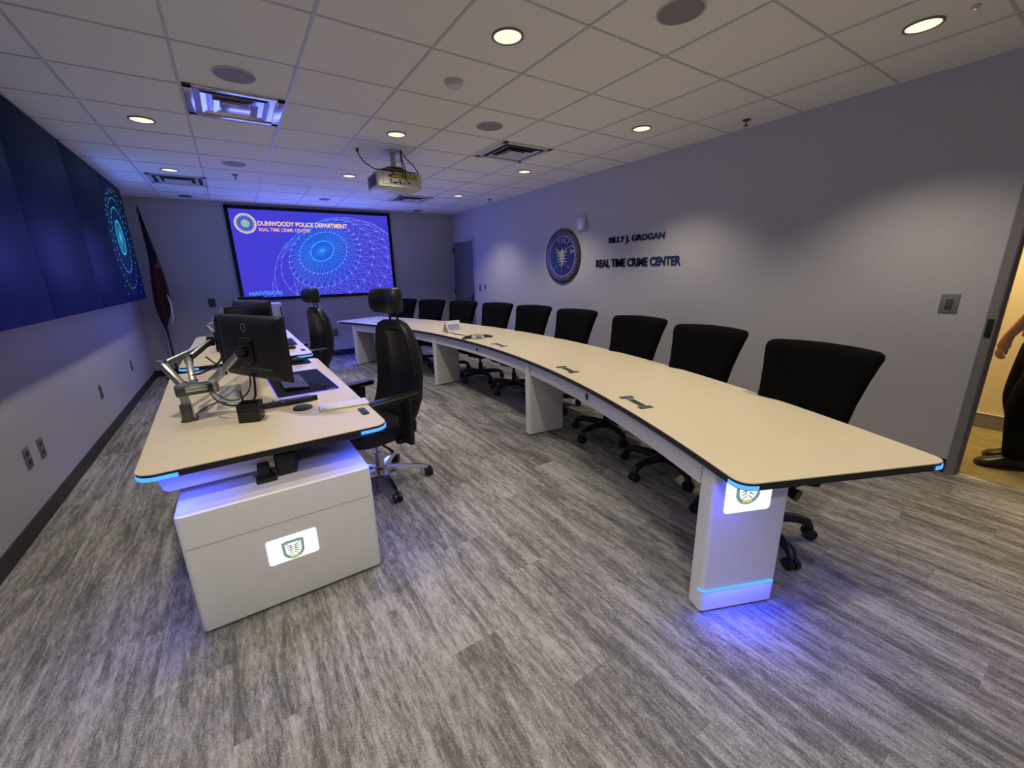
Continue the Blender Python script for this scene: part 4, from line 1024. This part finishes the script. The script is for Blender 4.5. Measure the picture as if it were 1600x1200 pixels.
body = [WC([((0, 0, .98), (.14, .10)), ((0, 0, 1.12), (.125, .095)), ((0, 0, 1.30), (.12, .10)), ((0, .0, 1.43), (.07, .06)), ((0, .005, 1.50), .050), ((0, .015, 1.56), (.062, .07)), ((0, .02, 1.64), (.088, .108)), ((0, .012, 1.72), (.090, .112)), ((0, .005, 1.79), (.070, .085))]),
        arm_chain(-1, Lel, Lwr, Lhd), arm_chain(1, Rel, Rwr, Rhd),
        WC([((0, 0, .98), (.14, .10)), ((-.095, .0, .88), .085), ((-.10, .045, .50), .055), ((-.10, .005, .10), .038), ((-.10, .09, .032), .020)]),
        WC([((0, 0, .98), (.14, .10)), ((.095, .0, .88), .085), ((.10, -.02, .50), .055), ((.10, -.12, .11), .038), ((.10, -.04, .032), .020)])]
bo = skin_mesh('body', body, M_skin, ps)
def hand(hd, wr_, s):
    """palm turned back, fingers curling backward, thumb on the body side"""
    h, w0 = Vector(hd), Vector(wr_); d_ = (h-w0).normalized(); fwd = Vector((0, 1, 0)); fwd = (fwd-d_*fwd.dot(d_)).normalized(); side = Vector((s, 0, 0))
    for off, ln in ((.030, .074), (.010, .084), (-.010, .078), (-.029, .062)):
        b = h+side*off-d_*.014; p1 = b+d_*ln*.50+fwd*.010; p2 = p1+d_*ln*.30-fwd*ln*.20; p3 = p2+d_*ln*.06-fwd*ln*.30
        skin_mesh('finger', [[(tuple(b), .0100), (tuple(p1), .0095), (tuple(p2), .0088), (tuple(p3), .007)]], M_skin, bo, 1)
    b = w0*.5+h*.5+side*.028-fwd*.006; p1 = b+side*.014-fwd*.026+d_*.026; p2 = p1+d_*.034-fwd*.012; p3 = p2+d_*.024-fwd*.002
    skin_mesh('thumb', [[(tuple(b), .014), (tuple(p1), .0125), (tuple(p2), .0105), (tuple(p3), .008)]], M_skin, bo, 1)
hand(Lhd, Lwr, 1); hand(Rhd, Rwr, -1)
skin_mesh('shirt', [WC(c) for c in ([((0, 0, .90), (.175, .14)), ((0, 0, .97), (.172, .137)), ((0, 0, 1.12), (.165, .13)), ((0, 0, 1.30), (.175, .14)), ((0, 0, 1.40), (.13, .10)), ((0, .0, 1.475), .066)],
                    [((0, 0, 1.40), (.13, .10)), ((-.12, 0, 1.405), .082), ((-.195, 0, 1.39), .080), ((-.24, .02, 1.25), .066), ((-.246, .03, 1.20), .064)],
                    [((0, 0, 1.40), (.13, .10)), ((.12, 0, 1.405), .082), ((.195, 0, 1.39), .080), ((.24, -.03, 1.25), .066), ((.246, -.05, 1.20), .064)])], M_cloth, ps)
skin_mesh('trousers', [WC(c) for c in ([((0, 0, 1.06), (.150, .115)), ((0, 0, .98), (.158, .125)), ((0, 0, .92), (.16, .13)), ((-.10, .01, .80), .105), ((-.105, .045, .50), .080), ((-.105, .035, .36), .076), ((-.105, .012, .06), .072)],
                       [((0, 0, .92), (.16, .13)), ((.10, -.005, .80), .105), ((.105, -.02, .50), .078), ((.105, -.06, .34), .075), ((.105, -.12, .06), .072)])], M_cloth, ps)
warp(obj('belt', MB().loft([[(a, b, z) for a, b in sup(.172*q, .136*q, 32, 2.3)] for z, q in ((.955, 1), (.955, 1.05), (1.005, 1.05), (1.005, 1))], cap=False), M_shoe, ps))
warp(obj('belt_pouch', MB().box((-.168, .10, .965), (.06, .085, .12), .014), M_plast, ps))
warp(obj('holster', MB().box((-.185, -.03, .91), (.05, .085, .20), .014), M_plast, ps))
for sx, fy in ((-.10, 0), (.10, -.125)):
    sh = []
    for k, (y, hw, ht) in enumerate(((-.085, .022, .05), (-.075, .036, .085), (-.03, .042, .12), (.03, .046, .115), (.09, .048, .088), (.15, .050, .066), (.19, .044, .055), (.212, .026, .038))):
        sh.append([(sx+a, y+fy, max(.004, ht/2+b)) for a, b in sup(hw, ht/2, 20, 2.8)])
    so = obj('shoe', MB().loft(sh), M_shoe, ps)
    obj('sole', MB().loft([[(sx+a, fy+.062+b, z) for a, b in sup(.049, .152, 28, 2.6)] for z in (.0, .018)]), M_plast, so)
warp(obj('hair', MB().loft([[(a, -.008+b, z) for a, b in sup(.080*s_, .098*s_, 24, 2.2)] for s_, z in ((.90, 1.69), (1.0, 1.71), (1.0, 1.75), (.88, 1.79), (.55, 1.815), (.1, 1.822))]), M_hair, ps))
fc = MB()
for s_ in (-1, 1): fc.lathe([(.011, 0), (.009, .006), (.001, .009)], 12, basis((s_*.03, .098, 1.655), (1, 0, 0), (0, 0, 1), (0, 1, 0)))
warp(obj('eyes', fc, M_black, bo))
warp(obj('nose', MB().loft([[(a, .10+d_+b, z) for a, b in sup(.013*s_, .016*s_, 10, 2)] for s_, d_, z in ((.5, .0, 1.66), (.8, .006, 1.635), (1.1, .012, 1.615), (.6, .0, 1.605))]), M_skin, bo))
warp(obj('mouth', MB().box((0, .092, 1.578), (.045, .012, .009), .003), mat('lips', (.35, .13, .10), .5), bo))
for s_ in (-1, 1): warp(obj('ear', MB().loft([[(s_*(.074+.012*q), .005+a*(1-.2*q), 1.64+b*(1-.2*q)) for a, b in sup(.018, .032, 14, 2)] for q in (0, 1)]), M_skin, bo))
